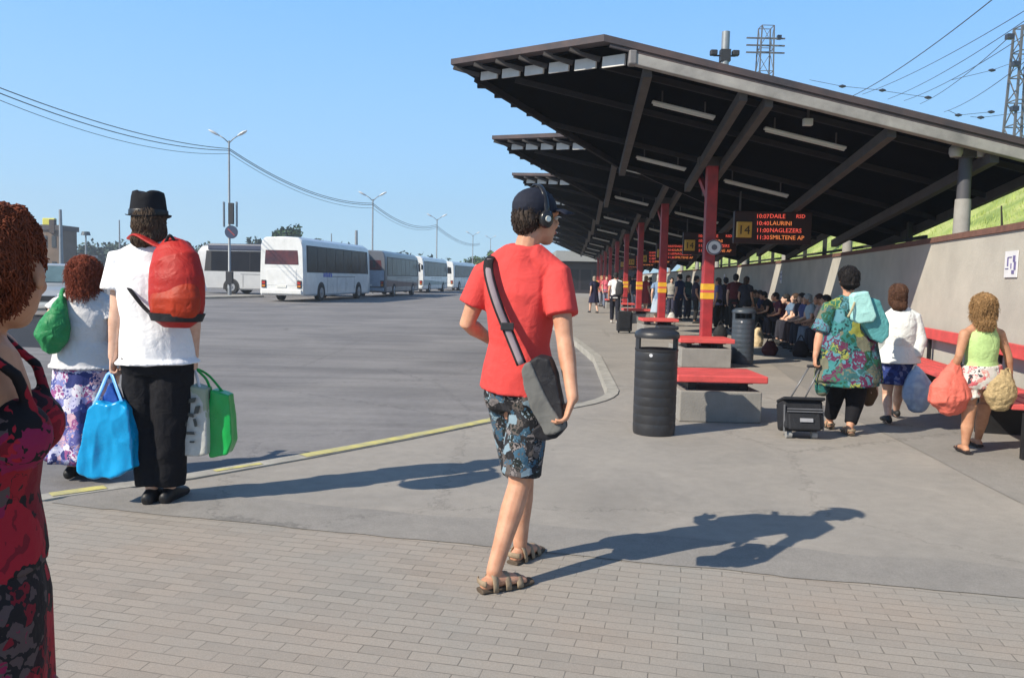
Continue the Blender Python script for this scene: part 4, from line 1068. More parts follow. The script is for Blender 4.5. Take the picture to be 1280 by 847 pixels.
def face_bits(C, f, parent, k=1.0, up=V((0, 0, 1))):
    f = f.normalized(); lat = f.cross(up).normalized(); up = lat.cross(f)
    for s in (-1, 1):
        c = C + (lat * s * .031 + f * .083 + up * .006) * k
        mb = MB(); mb.ell(c, lat * .013 * k, f * .011 * k, up * .0085 * k); ew = mb.build('eye', EYEW, parent, smooth=True)
        mb = MB(); mb.ell(c + f * .008 * k, lat * .005 * k, f * .0045 * k, up * .005 * k); mb.build('iris', EYED, ew, smooth=True)
        c = C + (lat * s * .032 + f * .099 + up * .03) * k
        mb = MB(); mb.ell(c, lat * .017 * k, f * .005 * k, up * .004 * k); mb.build('eyebrow', M('eyebrow hair', (.05, .03, .02), .8), parent, smooth=True)
    mb = MB(); mb.ell(C + (f * .0975 - up * .0575) * k, lat * .021 * k, f * .006 * k, up * .008 * k); mb.build('lips', LIP, parent, smooth=True)

def hand_mb(mb, Wp, hd, pn, thumb, k=1.0, curl=.35, spread=.1):
    """palm with four fingers and a thumb. hd: direction of the hand, pn: the way the palm faces, thumb: side (vector)"""
    hd = hd.normalized(); th = (thumb - hd * thumb.dot(hd)).normalized(); pn = (pn - hd * pn.dot(hd) - th * pn.dot(th)).normalized()
    mb.tube([Wp - hd * .01 * k, Wp + hd * .03 * k, Wp + hd * .065 * k, Wp + hd * .088 * k], [.024 * k, .034 * k, .040 * k, .038 * k], [.018 * k, .016 * k, .014 * k, .012 * k], ref=th)
    L4 = (.068, .078, .073, .058)
    for i in range(4):
        o = (.029 - .0195 * i) * k; b = Wp + hd * (.082 - .004 * abs(i - 1)) * k + th * o
        d0 = (hd + th * (spread * (1.5 - i) / 1.5)).normalized(); P = [b - d0 * .02 * k, b]; q = b; a = 0
        for j, fr in enumerate((.42, .32, .26)):
            a += curl * (.9 if j == 0 else 1.15); d_ = d0 * math.cos(a) + pn * math.sin(a); q = q + d_ * L4[i] * fr * k; P.append(q)
        mb.tube(P, [.0095 * k, .0095 * k, .009 * k, .0083 * k, .007 * k], n=8)
    b = Wp + hd * .022 * k + th * .026 * k; d1 = (hd * .55 + th * .65 + pn * .35).normalized(); d2 = (hd * .8 + th * .2 + pn * (.4 + curl)).normalized()
    mb.tube([b - d1 * .015 * k, b + d1 * .035 * k, b + d1 * .035 * k + d2 * .028 * k, b + d1 * .035 * k + d2 * .05 * k], [.015 * k, .012 * k, .0105 * k, .0085 * k], n=8)

def torso_rings(J, sex, k, g=1.0, ease=0, lo=-.10):
    H = (J['hipL'] + J['hipR']) / 2; S = (J['shL'] + J['shR']) / 2; N = J['neck']
    hl = (J['hipR'] - J['hipL']).normalized(); sl_ = (J['shR'] - J['shL']).normalized(); U_ = (S - H)
    dn = V((0, 0, -1)) * .35 - U_.normalized() * .65
    m_ = sex == 'm'
    R_ = [(H + dn * -lo, .12 if m_ else .13, .09, 0), (H, .158 if m_ else .170, .110 if m_ else .118, 0), (H + U_ * .22, .152 if m_ else .155, .11, .15),
          (H + U_ * .42, .138 if m_ else .122, .102 if m_ else .096, .4), (H + U_ * .66, .152 if m_ else .137, .115 if m_ else .108, .7), (H + U_ * .88, .163 if m_ else .145, .112 if m_ else .10, .95),
          (S + (N - S) * .25, .14 if m_ else .122, .083, 1), (S + (N - S) * .72, .082, .066, 1)]
    P = [r[0] for r in R_]; a = [(r[1] * g + ease) * k for r in R_]; b = [(r[2] * g + ease) * k for r in R_]; ref = [hl.lerp(sl_, r[3]) for r in R_]
    return P, a, b, ref
def seg(a, b, t): return a.lerp(b, t)
def limb(mb, a, b, c, r, n=14):
    """upper part a-b, lower part b-c with radii r = (top, mid, joint, bulge, end)"""
    mb.tube([a, seg(a, b, .5), b, seg(b, c, .3), seg(b, c, .7), c], [r[0], r[1], r[2], r[3], (r[3] + r[4]) / 2 * .92, r[4]], n=n)
def person(J, label, group=None, sex='m', k=1.0, g=1.0, sk=None, voxel=.0065, face=True, hands=None, shoe=('sandal', None), feetdir=None, bust=0, armg=1.0, legg=1.0, bare_feet=True):
    sk = sk or SKL
    base = (J['anL'] + J['anR']) / 2; base = V((base.x, base.y, min(J['anL'].z, J['anR'].z) - .09 * k))
    t = thing('person', base, label, 'person', group)
    hf = J['hf'].normalized(); tf = J['tf'].normalized()
    mb = MB(); P, a, b, ref = torso_rings(J, sex, k, g); mb.tube(P, a, b, ref, n=20)
    C = J['head']; up = J.get('up', V((0, 0, 1)))
    mb.tube([J['neck'] - V((0, 0, .05)), seg(J['neck'], C, .35), C - up * .05 * k - hf * .012 * k], [.064 * k, .054 * k, .052 * k])
    mb.tube([seg(J['shL'], J['neck'], .1) , seg(J['shL'], J['neck'], .6) + V((0, 0, .012)), seg(J['shR'], J['neck'], .6) + V((0, 0, .012)), seg(J['shR'], J['neck'], .1)], [.045 * k, .05 * k, .05 * k, .045 * k])
    head_mb(mb, C, hf, k, up)
    for s in 'LR':
        A_ = armg * k; limb(mb, J['sh' + s], J['el' + s], J['wr' + s], (.056 * A_, .047 * A_, .039 * A_, .040 * A_, .026 * k))
        G_ = legg * k; limb(mb, J['hip' + s], J['kn' + s], J['an' + s], (.088 * G_, .076 * G_, .056 * G_, .057 * G_, .036 * k))
        hd, pn, th, cu_ = (hands or {}).get(s, (None,) * 4) if hands and s in hands else (None,) * 4
        if hd is None:
            fw = (J['wr' + s] - J['el' + s]).normalized(); hd = fw; pn = (V((0, 0, 0)) + ((J['hipL'] + J['hipR']) / 2 - J['wr' + s])); th = tf; cu_ = .4
            pn = V((pn.x, pn.y, 0)); pn = pn if pn.length > .01 else V((1, 0, 0))
        hand_mb(mb, J['wr' + s], hd, pn, th, k, cu_)
        fd = (feetdir or {}).get(s, tf); fd = V((fd.x, fd.y, 0)).normalized(); an = J['an' + s]
        gz_ = an.z - .085 * k
        mb.tube([V((an.x, an.y, gz_ + .035 * k)) - fd * .04 * k, an - V((0, 0, .035 * k)) + fd * .02 * k, V((an.x, an.y, gz_ + .04 * k)) + fd * .09 * k, V((an.x, an.y, gz_ + .026 * k)) + fd * .155 * k], [.032 * k, .038 * k, .042 * k, .036 * k], [.032 * k, .036 * k, .026 * k, .018 * k], ref=fd.cross(V((0, 0, 1))))
    if sex == 'f':
        S = (J['shL'] + J['shR']) / 2; H = (J['hipL'] + J['hipR']) / 2; lat = (J['shR'] - J['shL']).normalized(); c = S.lerp(H, .30)
        for s in (-1, 1): mb.ell(c + lat * s * .072 * k + tf * (.085 + bust) * k, lat * .068 * k, tf * (.055 + bust * .4) * k, V((0, 0, .065 * k)))
    H = (J['hipL'] + J['hipR']) / 2
    for s in 'LR': mb.ell(J['hip' + s] - tf * .035 * k - V((0, 0, .02)), tf.cross(V((0, 0, 1))) * .07 * G_, tf * .075 * G_, V((0, 0, .08 * k)))
    bme = remesh(mb, voxel, 4); zl = min(J['knL'].z, J['knR'].z) + .16 * k; zh = max(J['hipL'].z, J['hipR'].z) + .16 * k; sit_ = abs(J['knL'].z - J['hipL'].z) < .2
    nr = [v.normal.copy() for v in bme.vertices]
    for v, n_ in zip(bme.vertices, nr):                 # the body stays inside the clothes around the hips
        if (zl < v.co.z < zh or (sit_ and v.co.z < zh and v.co.z > zl - .3)) and min((v.co - J['wrL']).length, (v.co - J['wrR']).length) > .2 * k and min((v.co - J['elL']).length, (v.co - J['elR']).length) > .11 * k:
            v.co -= n_ * .013
    link('body', bme, sk, t)
    if face: face_bits(C, hf, t, k, up)
    return t
def top(t, J, mat, name='shirt', sex='m', k=1.0, g=1.0, ease=.016, hem=.12, flare=.02, sleeve=.5, sr=(.078, .082), voxel=.009, amp=.007, seed=1, bust=0, neck=True, fr=(5, 5, 3), extra=None, sk_=3):
    """top with sleeves: one remeshed garment"""
    P, a, b, ref = torso_rings(J, sex, k, g, ease)
    S = (J['shL'] + J['shR']) / 2; H = (J['hipL'] + J['hipR']) / 2; dn = (H - S).normalized() * .5 + V((0, 0, -.5)); tf = J['tf'].normalized()
    if hem > 0: P = [H + dn * hem, H + dn * hem * .5] + P[1:]; a = [a[1] + flare, a[1] + flare * .6] + a[1:]; b = [b[1] + flare, b[1] + flare * .6] + b[1:]; ref = [ref[1], ref[1]] + ref[1:]
    else: q_ = (S - H).normalized() * -hem; P = [H + q_] + P[2:]; a = [a[1] + flare] + a[2:]; b = [b[1] + flare] + b[2:]; a[1] += flare * .6; b[1] += flare * .6; ref = [ref[1]] + ref[2:]
    if not neck: P, a, b, ref = P[:-1], a[:-1], b[:-1], ref[:-1]
    else: P = P + [J['neck'] + V((0, 0, .03))]; a = a + [(.066) * k + ease * .5]; b = b + [.062 * k + ease * .5]; ref = ref + [ref[-1]]
    mb = MB(); mb.tube(P, a, b, ref, n=28, cap='flat')
    lat = (J['shR'] - J['shL']).normalized()
    if neck: mb.tube([seg(J['shL'], J['neck'], .05) + V((0, 0, .012)), seg(J['shL'], J['neck'], .62) + V((0, 0, .018)), seg(J['shR'], J['neck'], .62) + V((0, 0, .018)), seg(J['shR'], J['neck'], .05) + V((0, 0, .012))], [.052 * k, .058 * k, .058 * k, .052 * k])
    if sleeve:
        for s in 'LR':
            e = seg(J['sh' + s], J['el' + s], min(1, sleeve)); pts = [seg(J['sh' + s], J['neck'], .15), J['sh' + s], seg(J['sh' + s], e, .5), e]; rr = [.06 * k, sr[0] * k * .95, sr[0] * k, sr[1] * k]
            if sleeve > 1: e2 = seg(J['el' + s], J['wr' + s], sleeve - 1); pts.append(e2); rr.append(sr[1] * k * .8)
            mb.tube(pts, rr, n=16, cap='flat')
    if sex == 'f':
        c = S.lerp(H, .30)
        for s in (-1, 1): mb.ell(c + lat * s * .072 * k + tf * (.09 + bust) * k, lat * .075 * k, tf * (.06 + bust * .4) * k, V((0, 0, .07 * k)))
    if extra: extra(mb)
    return link(name, remesh(mb, voxel, sk_, amp, fr, seed), mat, t)
def trousers(t, J, mat, name='trousers', k=1.0, g=1.0, to=1.0, r=(.105, .095, .085, .075), waist=.16, sex='m', voxel=.009, amp=.007, seed=2, ease=.014, fr=(5, 5, 4)):
    """to: 0..1 thigh, 1..2 shin"""
    H = (J['hipL'] + J['hipR']) / 2; S = (J['shL'] + J['shR']) / 2; U_ = (S - H).normalized(); hl = (J['hipR'] - J['hipL']).normalized()
    hw = .168 if sex == 'm' else .18
    mb = MB(); mb.tube([H - V((0, 0, .09 * k)), H, H + U_ * waist * .5, H + U_ * waist], [(.14 + ease) * k * g, (hw + ease) * k * g, (hw - .006 + ease) * k * g, (hw - .02 + ease) * k * g], [(.1 + ease) * k * g, (.125 + ease) * k * g, (.12 + ease) * k * g, (.108 + ease) * k * g], hl, n=28, cap='flat')
    for s in 'LR':
        h, kn, an = J['hip' + s], J['kn' + s], J['an' + s]; pts = [h + V((0, 0, .02)), seg(h, kn, .35), seg(h, kn, .7)]; rr = [r[0] * k, r[0] * k * .98, r[1] * k]
        if to <= 1: pts.append(seg(h, kn, to)); rr.append(r[2] * k); pts[2] = seg(h, kn, min(.7, to * .7))
        else: pts += [kn, seg(kn, an, (to - 1) * .5), seg(kn, an, to - 1)]; rr += [r[2] * k, (r[2] + r[3]) / 2 * k, r[3] * k]
        mb.tube(pts, rr, n=16, cap='flat')
        mb.ell(h - J['tf'] * .038 * k - V((0, 0, .015)), J['tf'].cross(V((0, 0, 1))) * .088 * k * g, J['tf'] * .094 * k * g, V((0, 0, .10 * k)))
    return link(name, remesh(mb, voxel, 3, amp, fr, seed), mat, t)
def skirt(t, J, mat, name='skirt', k=1.0, z_end=.5, w0=.17, w1=.26, d0=.125, d1=.2, folds=9, amp=.018, seed=1, top_=.12, base=0, push=V((0, 0, 0))):
    H = (J['hipL'] + J['hipR']) / 2; hl = (J['hipR'] - J['hipL']); hl = V((hl.x, hl.y, 0)).normalized(); fw = V((-hl.y, hl.x, 0)); random.seed(seed); ph = random.random() * 6
    n = 72; rows = 18; vs = []; fs = []; zt = H.z + top_ * k; ze = z_end + base
    for i in range(rows + 1):
        s = i / rows; z = lerp(zt, ze, s); q = min(1, s * 2.2)
        a = lerp(w0 * .86, w0 * 1.08, min(1, s * 5)) * k + (w1 - w0) * s ** 1.1 * k; b = lerp(d0 * .88, d0 * 1.08, min(1, s * 5)) * k + (d1 - d0) * s ** 1.1 * k
        for j in range(n):
            th = 2 * math.pi * j / n; f_ = 1 + amp / .2 * s ** 1.2 * (math.sin(folds * th + ph + s * .8) + .5 * math.sin((folds * 2 - 3) * th + ph * 2)) * .8
            c = V((H.x, H.y, z)) + push * s
            vs.append(c + hl * (a * f_ * math.cos(th)) + fw * (b * f_ * math.sin(th)))
    for i in range(rows):
        for j in range(n): q = (j + 1) % n; fs.append((i * n + j, i * n + q, (i + 1) * n + q, (i + 1) * n + j))
    # hem turned inwards so that the cloth has a thickness, closed waist
    o = len(vs)
    for j in range(n): p = vs[rows * n + j]; c = V((H.x, H.y, p.z)) + push; vs.append(c + (p - c) * .96 + V((0, 0, .006)))
    for j in range(n): p = vs[(rows - 4) * n + j]; c = V((H.x, H.y, p.z)) + push * ((rows - 4) / rows); vs.append(c + (p - c) * .95)
    for j in range(n): q = (j + 1) % n; fs.append((rows * n + j, rows * n + q, o + q, o + j)); fs.append((o + j, o + q, o + n + q, o + n + j))
    fs.append(tuple(range(n)))
    return MB().add(vs, fs).build(name, mat, t, smooth=True)
def shoes(t, J, mat, kind='shoe', k=1.0, feetdir=None, sole=None):
    for s in 'LR':
        fd = (feetdir or {}).get(s, J['tf']); fd = V((fd.x, fd.y, 0)).normalized(); an = J['an' + s]; z0 = an.z - .09 * k; lat = fd.cross(V((0, 0, 1)))
        B = V((an.x, an.y, z0))
        if kind == 'shoe':
            mb = MB(); mb.tube([B - fd * .055 * k + V((0, 0, .045)), B + fd * .0 * k + V((0, 0, .06)), B + fd * .08 * k + V((0, 0, .045)), B + fd * .165 * k + V((0, 0, .034)), B + fd * .195 * k + V((0, 0, .028))], [.036 * k, .043 * k, .047 * k, .045 * k, .03 * k], [.043 * k, .055 * k, .042 * k, .03 * k, .02 * k], lat, n=16)
            sh = link('shoe', remesh(mb, .007, 3), mat, t)
        else:
            mb = MB(); mb.tube([B - fd * .07 * k + V((0, 0, .016)), B + fd * .02 * k + V((0, 0, .016)), B + fd * .11 * k + V((0, 0, .015)), B + fd * .2 * k + V((0, 0, .018))], [.034 * k, .037 * k, .048 * k, .03 * k], [.014] * 4, lat, n=16, cap='flat')
            sh = mb.build('sandal', sole or mat, t, smooth='auto', bevel=.004)
            for (y, h, w_) in ((.115, .05, .017), (.055, .07, .015), (-.01, .085, .014)) if kind == 'sandal' else ((.10, .05, .02),):
                c = B + fd * y * k; pts = [c + lat * (.047 * k) * math.cos(q) + V((0, 0, max(.015, h * k * math.sin(q) + .012))) for q in [math.pi * i / 8 for i in range(9)]]
                mb = MB(); mb.tube(pts, [w_ * k] * 9, [.005] * 9, fd, n=8, cap='flat'); mb.build('strap', mat, sh, smooth=True)
            if kind == 'sandal':
                pts = [B - fd * .055 * k + lat * .040 * k * math.cos(q) - fd * .014 * math.sin(q) + V((0, 0, .055 * k)) for q in [math.pi * i / 6 for i in range(7)]]
                mb = MB(); mb.tube(pts, [.013 * k] * 7, [.004] * 7, V((0, 0, 1)), n=8, cap='flat'); mb.build('heel_strap', mat, sh, smooth=True)
def hair_cap(t, C, f, mat, k=1.0, length=0, vol=1.0, curl=0, seed=1, up=V((0, 0, 1)), back=0, voxel=.006, name='hair', side=0, strands=0, sout=.6, sstep=1.0):
    """hair: cap over the skull, length below the ears at the back"""
    f = f.normalized(); lat = f.cross(up).normalized(); up = lat.cross(f); v = vol
    mb = MB(); E = lambda o, a, b, c: mb.ell(C + (lat * o[0] + f * o[1] + up * o[2]) * k, lat * (a * k), f * (b * k), up * (c * k), 18)
    E((0, -.022, .05), .083 * v, .096 * v, .083 * v); E((0, -.055, .01), .076 * v, .066 * v, .085 * v)
    if side:
        for s in (-1, 1): E((s * .062, -.01, -.01), .026 * v, .045, .06 + side)
    if length > 0:
        n = 4
        for i in range(n):
            z = -.03 - length * (i + .5) / n; E((0, -.052 - .01 * i, z), (.078 - .004 * i) * v, .05 * v, length / n * .9 + .02)
    me = remesh(mb, voxel, 2, .006 + curl, (14 if not curl else 22, 14 if not curl else 22, 5 if not curl else 16), seed, fine=.003)
    h = link(name, me, mat, t)
    if strands:
        random.seed(seed); mb = MB(); vv = me.vertices; M_ = origin_of(h)
        for i in range(strands):
            a = vv[random.randrange(len(vv))]; p = M_ @ a.co; n_ = a.normal
            rv = V((random.uniform(-1, 1), random.uniform(-1, 1), random.uniform(-1.2, .5))); rv -= n_ * rv.dot(n_); d = (n_ * sout + rv).normalized(); q = d.orthogonal().normalized(); r_ = random.uniform(.005, .010) * k; P = []; sp_ = random.uniform(.9, 1.7)
            for j in range(9):
                P.append(p + d * (.0045 * sstep * j * k) + q * (r_ * math.sin(j * sp_)) + d.cross(q) * (r_ * math.cos(j * sp_)) - V((0, 0, .0006 * j * j)) * k)
            mb.tube(P, [.0013] * 9, n=4, cap='flat')
        mb.build('curls', mat, h, smooth=True)
    return h
def fibres(h, n, length, mat, seed=1, C=None, r=.0018, wave=.006, lift=.004):
    """locks of hair lying over the hair mass, combed downwards along its surface"""
    random.seed(seed); me = h.data; M_ = origin_of(h); mb = MB(); vv = me.vertices
    from mathutils.bvhtree import BVHTree
    bv = BVHTree.FromPolygons([M_ @ v.co for v in vv], [tuple(p.vertices) for p in me.polygons])
    for i in range(n):
        p = M_ @ vv[random.randrange(len(vv))].co; P = []; ph = random.random() * 6; steps = 9; L_ = length * random.uniform(.5, 1.2)
        d = V((0, 0, -1))
        for j in range(steps):
            loc, nn, ix, dist = bv.find_nearest(p)
            if loc is None: break
            out = loc + nn * (lift + .003 * math.sin(j * 1.3 + ph)); P.append(out)
            tg = d - nn * d.dot(nn)
            if tg.length < .15: tg = nn.orthogonal() if not P[:-1] else (P[-1] - P[-2])
            tg = tg.normalized() + nn.cross(tg).normalized() * (wave / .006 * .25 * math.sin(ph + j * .9)); p = loc + tg.normalized() * (L_ / steps)
            if dist > .03: break
        if len(P) > 2: mb.tube(P, [r] * (len(P) - 1) + [r * .4], n=4, cap='flat')
    return mb.build('locks', mat, h, smooth=True)
def hairmat(name, c): 
    m_ = M(name, c, .7, 0, .5, 60, .6, 120, .3, .004, dirt=[x * .45 for x in c]); return m_

def stdpose(x, y, rot, h=1.7, pose='stand', z0=0.0, turn=0, lean=0):
    """generic body joints at a place. rot = heading (0 = away from the camera, +y), clockwise positive"""
    k = h / 1.75; c, s_ = math.cos(-rot), math.sin(-rot)
    def L(a, b, z): return V((x + (a * c - b * s_) * k, y + (a * s_ + b * c) * k, z0 + z * k))
    D = lambda a, b: V((a * c - b * s_, a * s_ + b * c, 0))
    J = {}
    if pose in ('stand', 'walk'):
        w = .24 if pose == 'walk' else .02
        J = dict(head=L(0, .035 + lean, 1.635), neck=L(0, -.015 + lean, 1.475), shL=L(-.175, 0 + lean, 1.425), shR=L(.175, 0 + lean, 1.425), elL=L(-.225, -.02 - w * .4, 1.14), elR=L(.225, -.02 + w * .4, 1.14),
                 wrL=L(-.225, .06 - w * .4, .90), wrR=L(.225, .1 + w * .4, .90), hipL=L(-.088, 0, .93), hipR=L(.088, 0, .93), knL=L(-.09, .04 + w * .5, .51), knR=L(.09, .04 - w * .35, .50),
                 anL=L(-.09, w, .09), anR=L(.09, -w, .09))
    elif pose == 'sit':
        J = dict(head=L(0, .10 + lean, 1.20 - lean * .3), neck=L(0, .03 + lean * .7, 1.045 - lean * .2), shL=L(-.175, .03 + lean * .6, 1.0 - lean * .2), shR=L(.175, .03 + lean * .6, 1.0 - lean * .2), elL=L(-.23, .08 + lean * .6, .72), elR=L(.23, .08 + lean * .6, .72),
                 wrL=L(-.13, .32, .64), wrR=L(.13, .32, .64), hipL=L(-.09, 0, .55), hipR=L(.09, 0, .55), knL=L(-.11, .43, .53), knR=L(.11, .43, .53), anL=L(-.11, .40, .09), anR=L(.11, .46, .09))
    J['hf'] = D(math.sin(turn), math.cos(turn)); J['tf'] = D(0, 1); J['k'] = k
    return J

# ------------------------------------------------------------------ bags
def softbag(name, label, secs, mat, amp=.006, voxel=.009, seed=3, fr=(7, 7, 5), lat=V((1, 0, 0)), cat='bag', parent=None, sm=9, group=None):
    """secs: list of (centre, half width, half depth)"""
    mb = MB(); mb.tube([s[0] for s in secs], [s[1] for s in secs], [s[2] for s in secs], lat, n=24, cap='round')
    me = remesh(mb, voxel, sm, amp, fr, seed); c = sum((s[0] for s in secs), V((0, 0, 0))) / len(secs)
    if parent: return link(name, me, mat, parent)
    t = thing(name, V((c.x, c.y, min(s[0].z for s in secs))), label, cat, group); link('bag_body', me, mat, t); return t
def handle(t, pts, r, mat, name='handle', flat=None):
    mb = MB(); P = []
    for i in range(len(pts) - 1):
        for j in range(4):
            a = pts[max(i - 1, 0)]; b = pts[i]; c = pts[i + 1]; d = pts[min(i + 2, len(pts) - 1)]; s = j / 4
            P.append((b * 2 + (c - a) * s + (a * 2 - b * 5 + c * 4 - d) * s * s + (b * 3 - a - c * 3 + d) * s ** 3) * .5)
    P.append(pts[-1]); mb.tube(P, r, flat or r, n=8, cap='flat'); return mb.build(name, mat, t, smooth=True)
# ------------------------------------------------------------------ 1. the man in the red T-shirt
DM = 3.75
J = dict(head=W(671, 273, 3.74), neck=W(655, 315, 3.72), shL=W(608, 343, 3.84), shR=W(697, 345, 3.66), elL=W(584, 404, 3.86), elR=W(706, 424, 3.58),
         wrL=W(612, 424, 4.05), wrR=W(716, 498, 3.42), hipL=W(630, 487, 3.86), hipR=W(664, 489, 3.78), knL=W(654, 598, 4.0), knR=W(649, 606, 3.78),
         anL=W(650, 684, 4.02), anR=W(617, 722, 3.62), hf=V((.86, .5, -.03)), tf=V((.38, .92, 0)))
for s, z in (('L', .09), ('R', .092)): J['an' + s].z = z
FD = {'L': V((.55, .83, 0)), 'R': V((.86, .5, 0))}
kM = 1.02
hands = {'R': (V((-.32, -.05, -1)), V((-.9, .25, -.1)), V((.1, .9, .2)), .5), 'L': (V((1, .15, .05)), V((0, .3, -1)), V((0, .9, .6)), .5)}
man = person(J, 'man in a red T-shirt and patterned shorts walking past with a dark cap', None, 'm', kM, .93, SKL, .0055, True, hands, feetdir=FD, armg=.98, legg=.96)
RED = cloth('red T-shirt cotton', (.62, .065, .06), .12, .85, 380, 4, .35)
top(man, J, RED, 't_shirt', 'm', kM, .95, .018, -.01, .022, .62, (.070, .074), .007, .007, 4, fr=(7, 7, 3.2))
SHO = floral('patterned beach shorts', [(.015, .015, .018), (.03, .03, .035), (.012, .013, .016), (.19, .17, .17), (.02, .02, .022), (.04, .10, .16), (.10, .085, .08), (.015, .02, .02), (.20, .28, .34)], 26, .5, .8)
trousers(man, J, SHO, 'shorts', kM, .92, .88, (.096, .096, .097, 0), .07, 'm', .007, .006, 5, .012)
# plain dark waistband and a loose front thigh panel printed blue
SAN = M('beige sandal leather', (.28, .21, .14), .7, 0, .3, 20, .3); SOL = M('brown sandal sole', (.09, .065, .045), .8, 0, .3, 20, .3)
shoes(man, J, SAN, 'sandal', kM * 1.02, FD, SOL)
HD = hairmat('dark brown hair', (.045, .03, .022))
HH_ = hair_cap(man, J['head'] + V((0, 0, -.012)), J['hf'], HD, kM * .98, 0, .97, 0, 3); fibres(HH_, 500, .035, HD, 3)
# dark cap with a peak, worn over the hair
hf = J['hf'].normalized(); hl = hf.cross(V((0, 0, 1))).normalized(); C = J['head']
CAPM = cloth('navy cap cloth', (.018, .021, .035), .3, .8, 300, 6, .3)
mb = MB(); mb.ell(C - hf * .014 + V((0, 0, .052)), hl * .0915, hf * .109, V((0, 0, .088)), 22); me = remesh(mb, .006, 2, .002)
bm = bmesh.new(); bm.from_mesh(me); zc = C.z + .012
bmesh.ops.delete(bm, geom=[f for f in bm.faces if f.calc_center_median().z < zc + .25 * (f.calc_center_median() - C).dot(hf)], context='FACES'); bm.to_mesh(me); bm.free()
cp = link('cap', me, CAPM, man); so_ = cp.modifiers.new('s', 'SOLIDIFY'); so_.thickness = .005
mb = MB(); vs = []; fs = []
for i in range(13):
    a = lerp(-1.15, 1.15, i / 12)
    for (r1, dz) in ((.088, .0), (.135, -.006), (.190 * (1 - .12 * abs(a)), -.022)):
        vs.append(C + hl * (math.sin(a) * r1 * .88) + hf * (math.cos(a) * r1 * 1.02 + .0) + V((0, 0, .058 + dz - .014 * a * a)))
for i in range(12):
    for j in range(2): fs.append((3 * i + j, 3 * i + j + 1, 3 * i + j + 4, 3 * i + j + 3))
pk = mb.add(vs, fs).build('peak', CAPM, cp, smooth=True); so_ = pk.modifiers.new('s', 'SOLIDIFY'); so_.thickness = .005
mb = MB(); mb.sph(C - hf * .014 + V((0, 0, .136)), .008); mb.build('button', CAPM, cp, smooth=True)
# headphones
hp = thing('headphones', C + V((0, 0, .1)), 'black over-ear headphones with a pale dot worn over the dark cap', 'headphones')
GLOSS = M('glossy black plastic', (.02, .02, .022), .25, 0, .1, 9, .03)
for s in (-1, 1):
    e = C + hl * s * .088 - hf * .005 + V((0, 0, -.008))
    mb = MB(); mb.tube([e - hl * s * .012, e - hl * s * .006, e + hl * s * .012, e + hl * s * .018], [.030, .034, .033, .026], [.038, .042, .041, .032], ref=hf, n=24, cap='flat'); ec = mb.build('ear_cup', GLOSS, hp, smooth=True)
    mb = MB(); mb.tube([e + hl * s * .017, e + hl * s * .023], [.015, .013], n=16, cap='flat'); mb.build('badge', M('silver badge', (.6, .6, .55), .3, .4, .05, 5, 0), ec)
pts = [C + hl * (math.cos(q) * .096) - hf * (.005) + V((0, 0, .005 + math.sin(q) * .148)) for q in [math.pi * i / 16 for i in range(17)]]
mb = MB(); mb.tube(pts, [.014] * 17, [.006] * 17, hf, n=8, cap='flat'); mb.build('headband', GLOSS, hp, smooth=True)
# shoulder bag: strap across the back from the left shoulder, grey bag on the right hip under the hand
bg_ = thing('shoulder_bag', W(680, 545, 3.55), 'grey and black shoulder bag hanging at the right hip of the man in red', 'bag')
BGG = cloth('grey bag canvas', (.13, .13, .125), .15, .8, 400, 8, .3); BGK = cloth('black bag nylon', (.022, .022, .026), .3, .6, 300, 8, .5)
q0, q1 = W(668, 452, 3.64), W(694, 540, 3.52)      # bag axis on the photo's slanted outline
bx = V((.92, -.30, .0)).normalized()
mb = MB()
def bagpt(px, py, d): return W(px, py, d)
front = [(651, 463), (656, 454), (663, 453), (672, 474), (684, 500), (700, 526), (702, 538), (692, 543), (681, 543), (664, 512), (655, 486)]
mb.prism([bagpt(x, y, 3.46 - .0010 * (x - 650)) for x, y in front], V((.03, .10, 0))); bb = link('bag_body', remesh(mb, .006, 4, .005, (8, 8, 6), 8), BGG, bg_)
side = [(661, 453), (672, 446), (686, 449), (695, 470), (701, 500), (704, 526), (700, 535), (690, 512), (674, 480)]
mb = MB(); mb.prism([bagpt(x, y, 3.47 - .0010 * (x - 650)) for x, y in side], V((.02, .13, 0))); link('side_pocket', remesh(mb, .006, 4, .006, (9, 9, 6), 9), BGK, bg_)
mb = MB(); mb.prism([bagpt(x, y, 3.455) for x, y in [(664, 538), (676, 530), (694, 528), (702, 526), (704, 538), (696, 548), (680, 551), (668, 547)]], V((.03, .12, 0))); link('bag_base', remesh(mb, .006, 4, .003), BGK, bg_)
STR = cloth('grey pink strap webbing', (.27, .22, .24), .15, .8, 500, 10, .1); STK = cloth('black strap edge', (.02, .02, .022), .2, .8)
sp_ = [W(622, 317, 3.90), W(612, 324, 3.72), W(611, 342, 3.655), W(621, 378, 3.60), W(637, 418, 3.585), W(652, 455, 3.55)]
wd = V((.9, -.35, .1)).normalized()
handle(bg_, sp_, [.0235] * 21, STK, 'strap', [.006] * 21)
sp2 = [p + V((0, -.007, 0)) for p in sp_[1:]]; handle(bg_, sp2, [.014] * 17, STR, 'strap_webbing', [.004] * 17)
mb = MB(); mb.box(W(634, 408, 3.575), (.06, .012, .035)); mb.build('buckle', BLKP, bg_, bevel=.004)
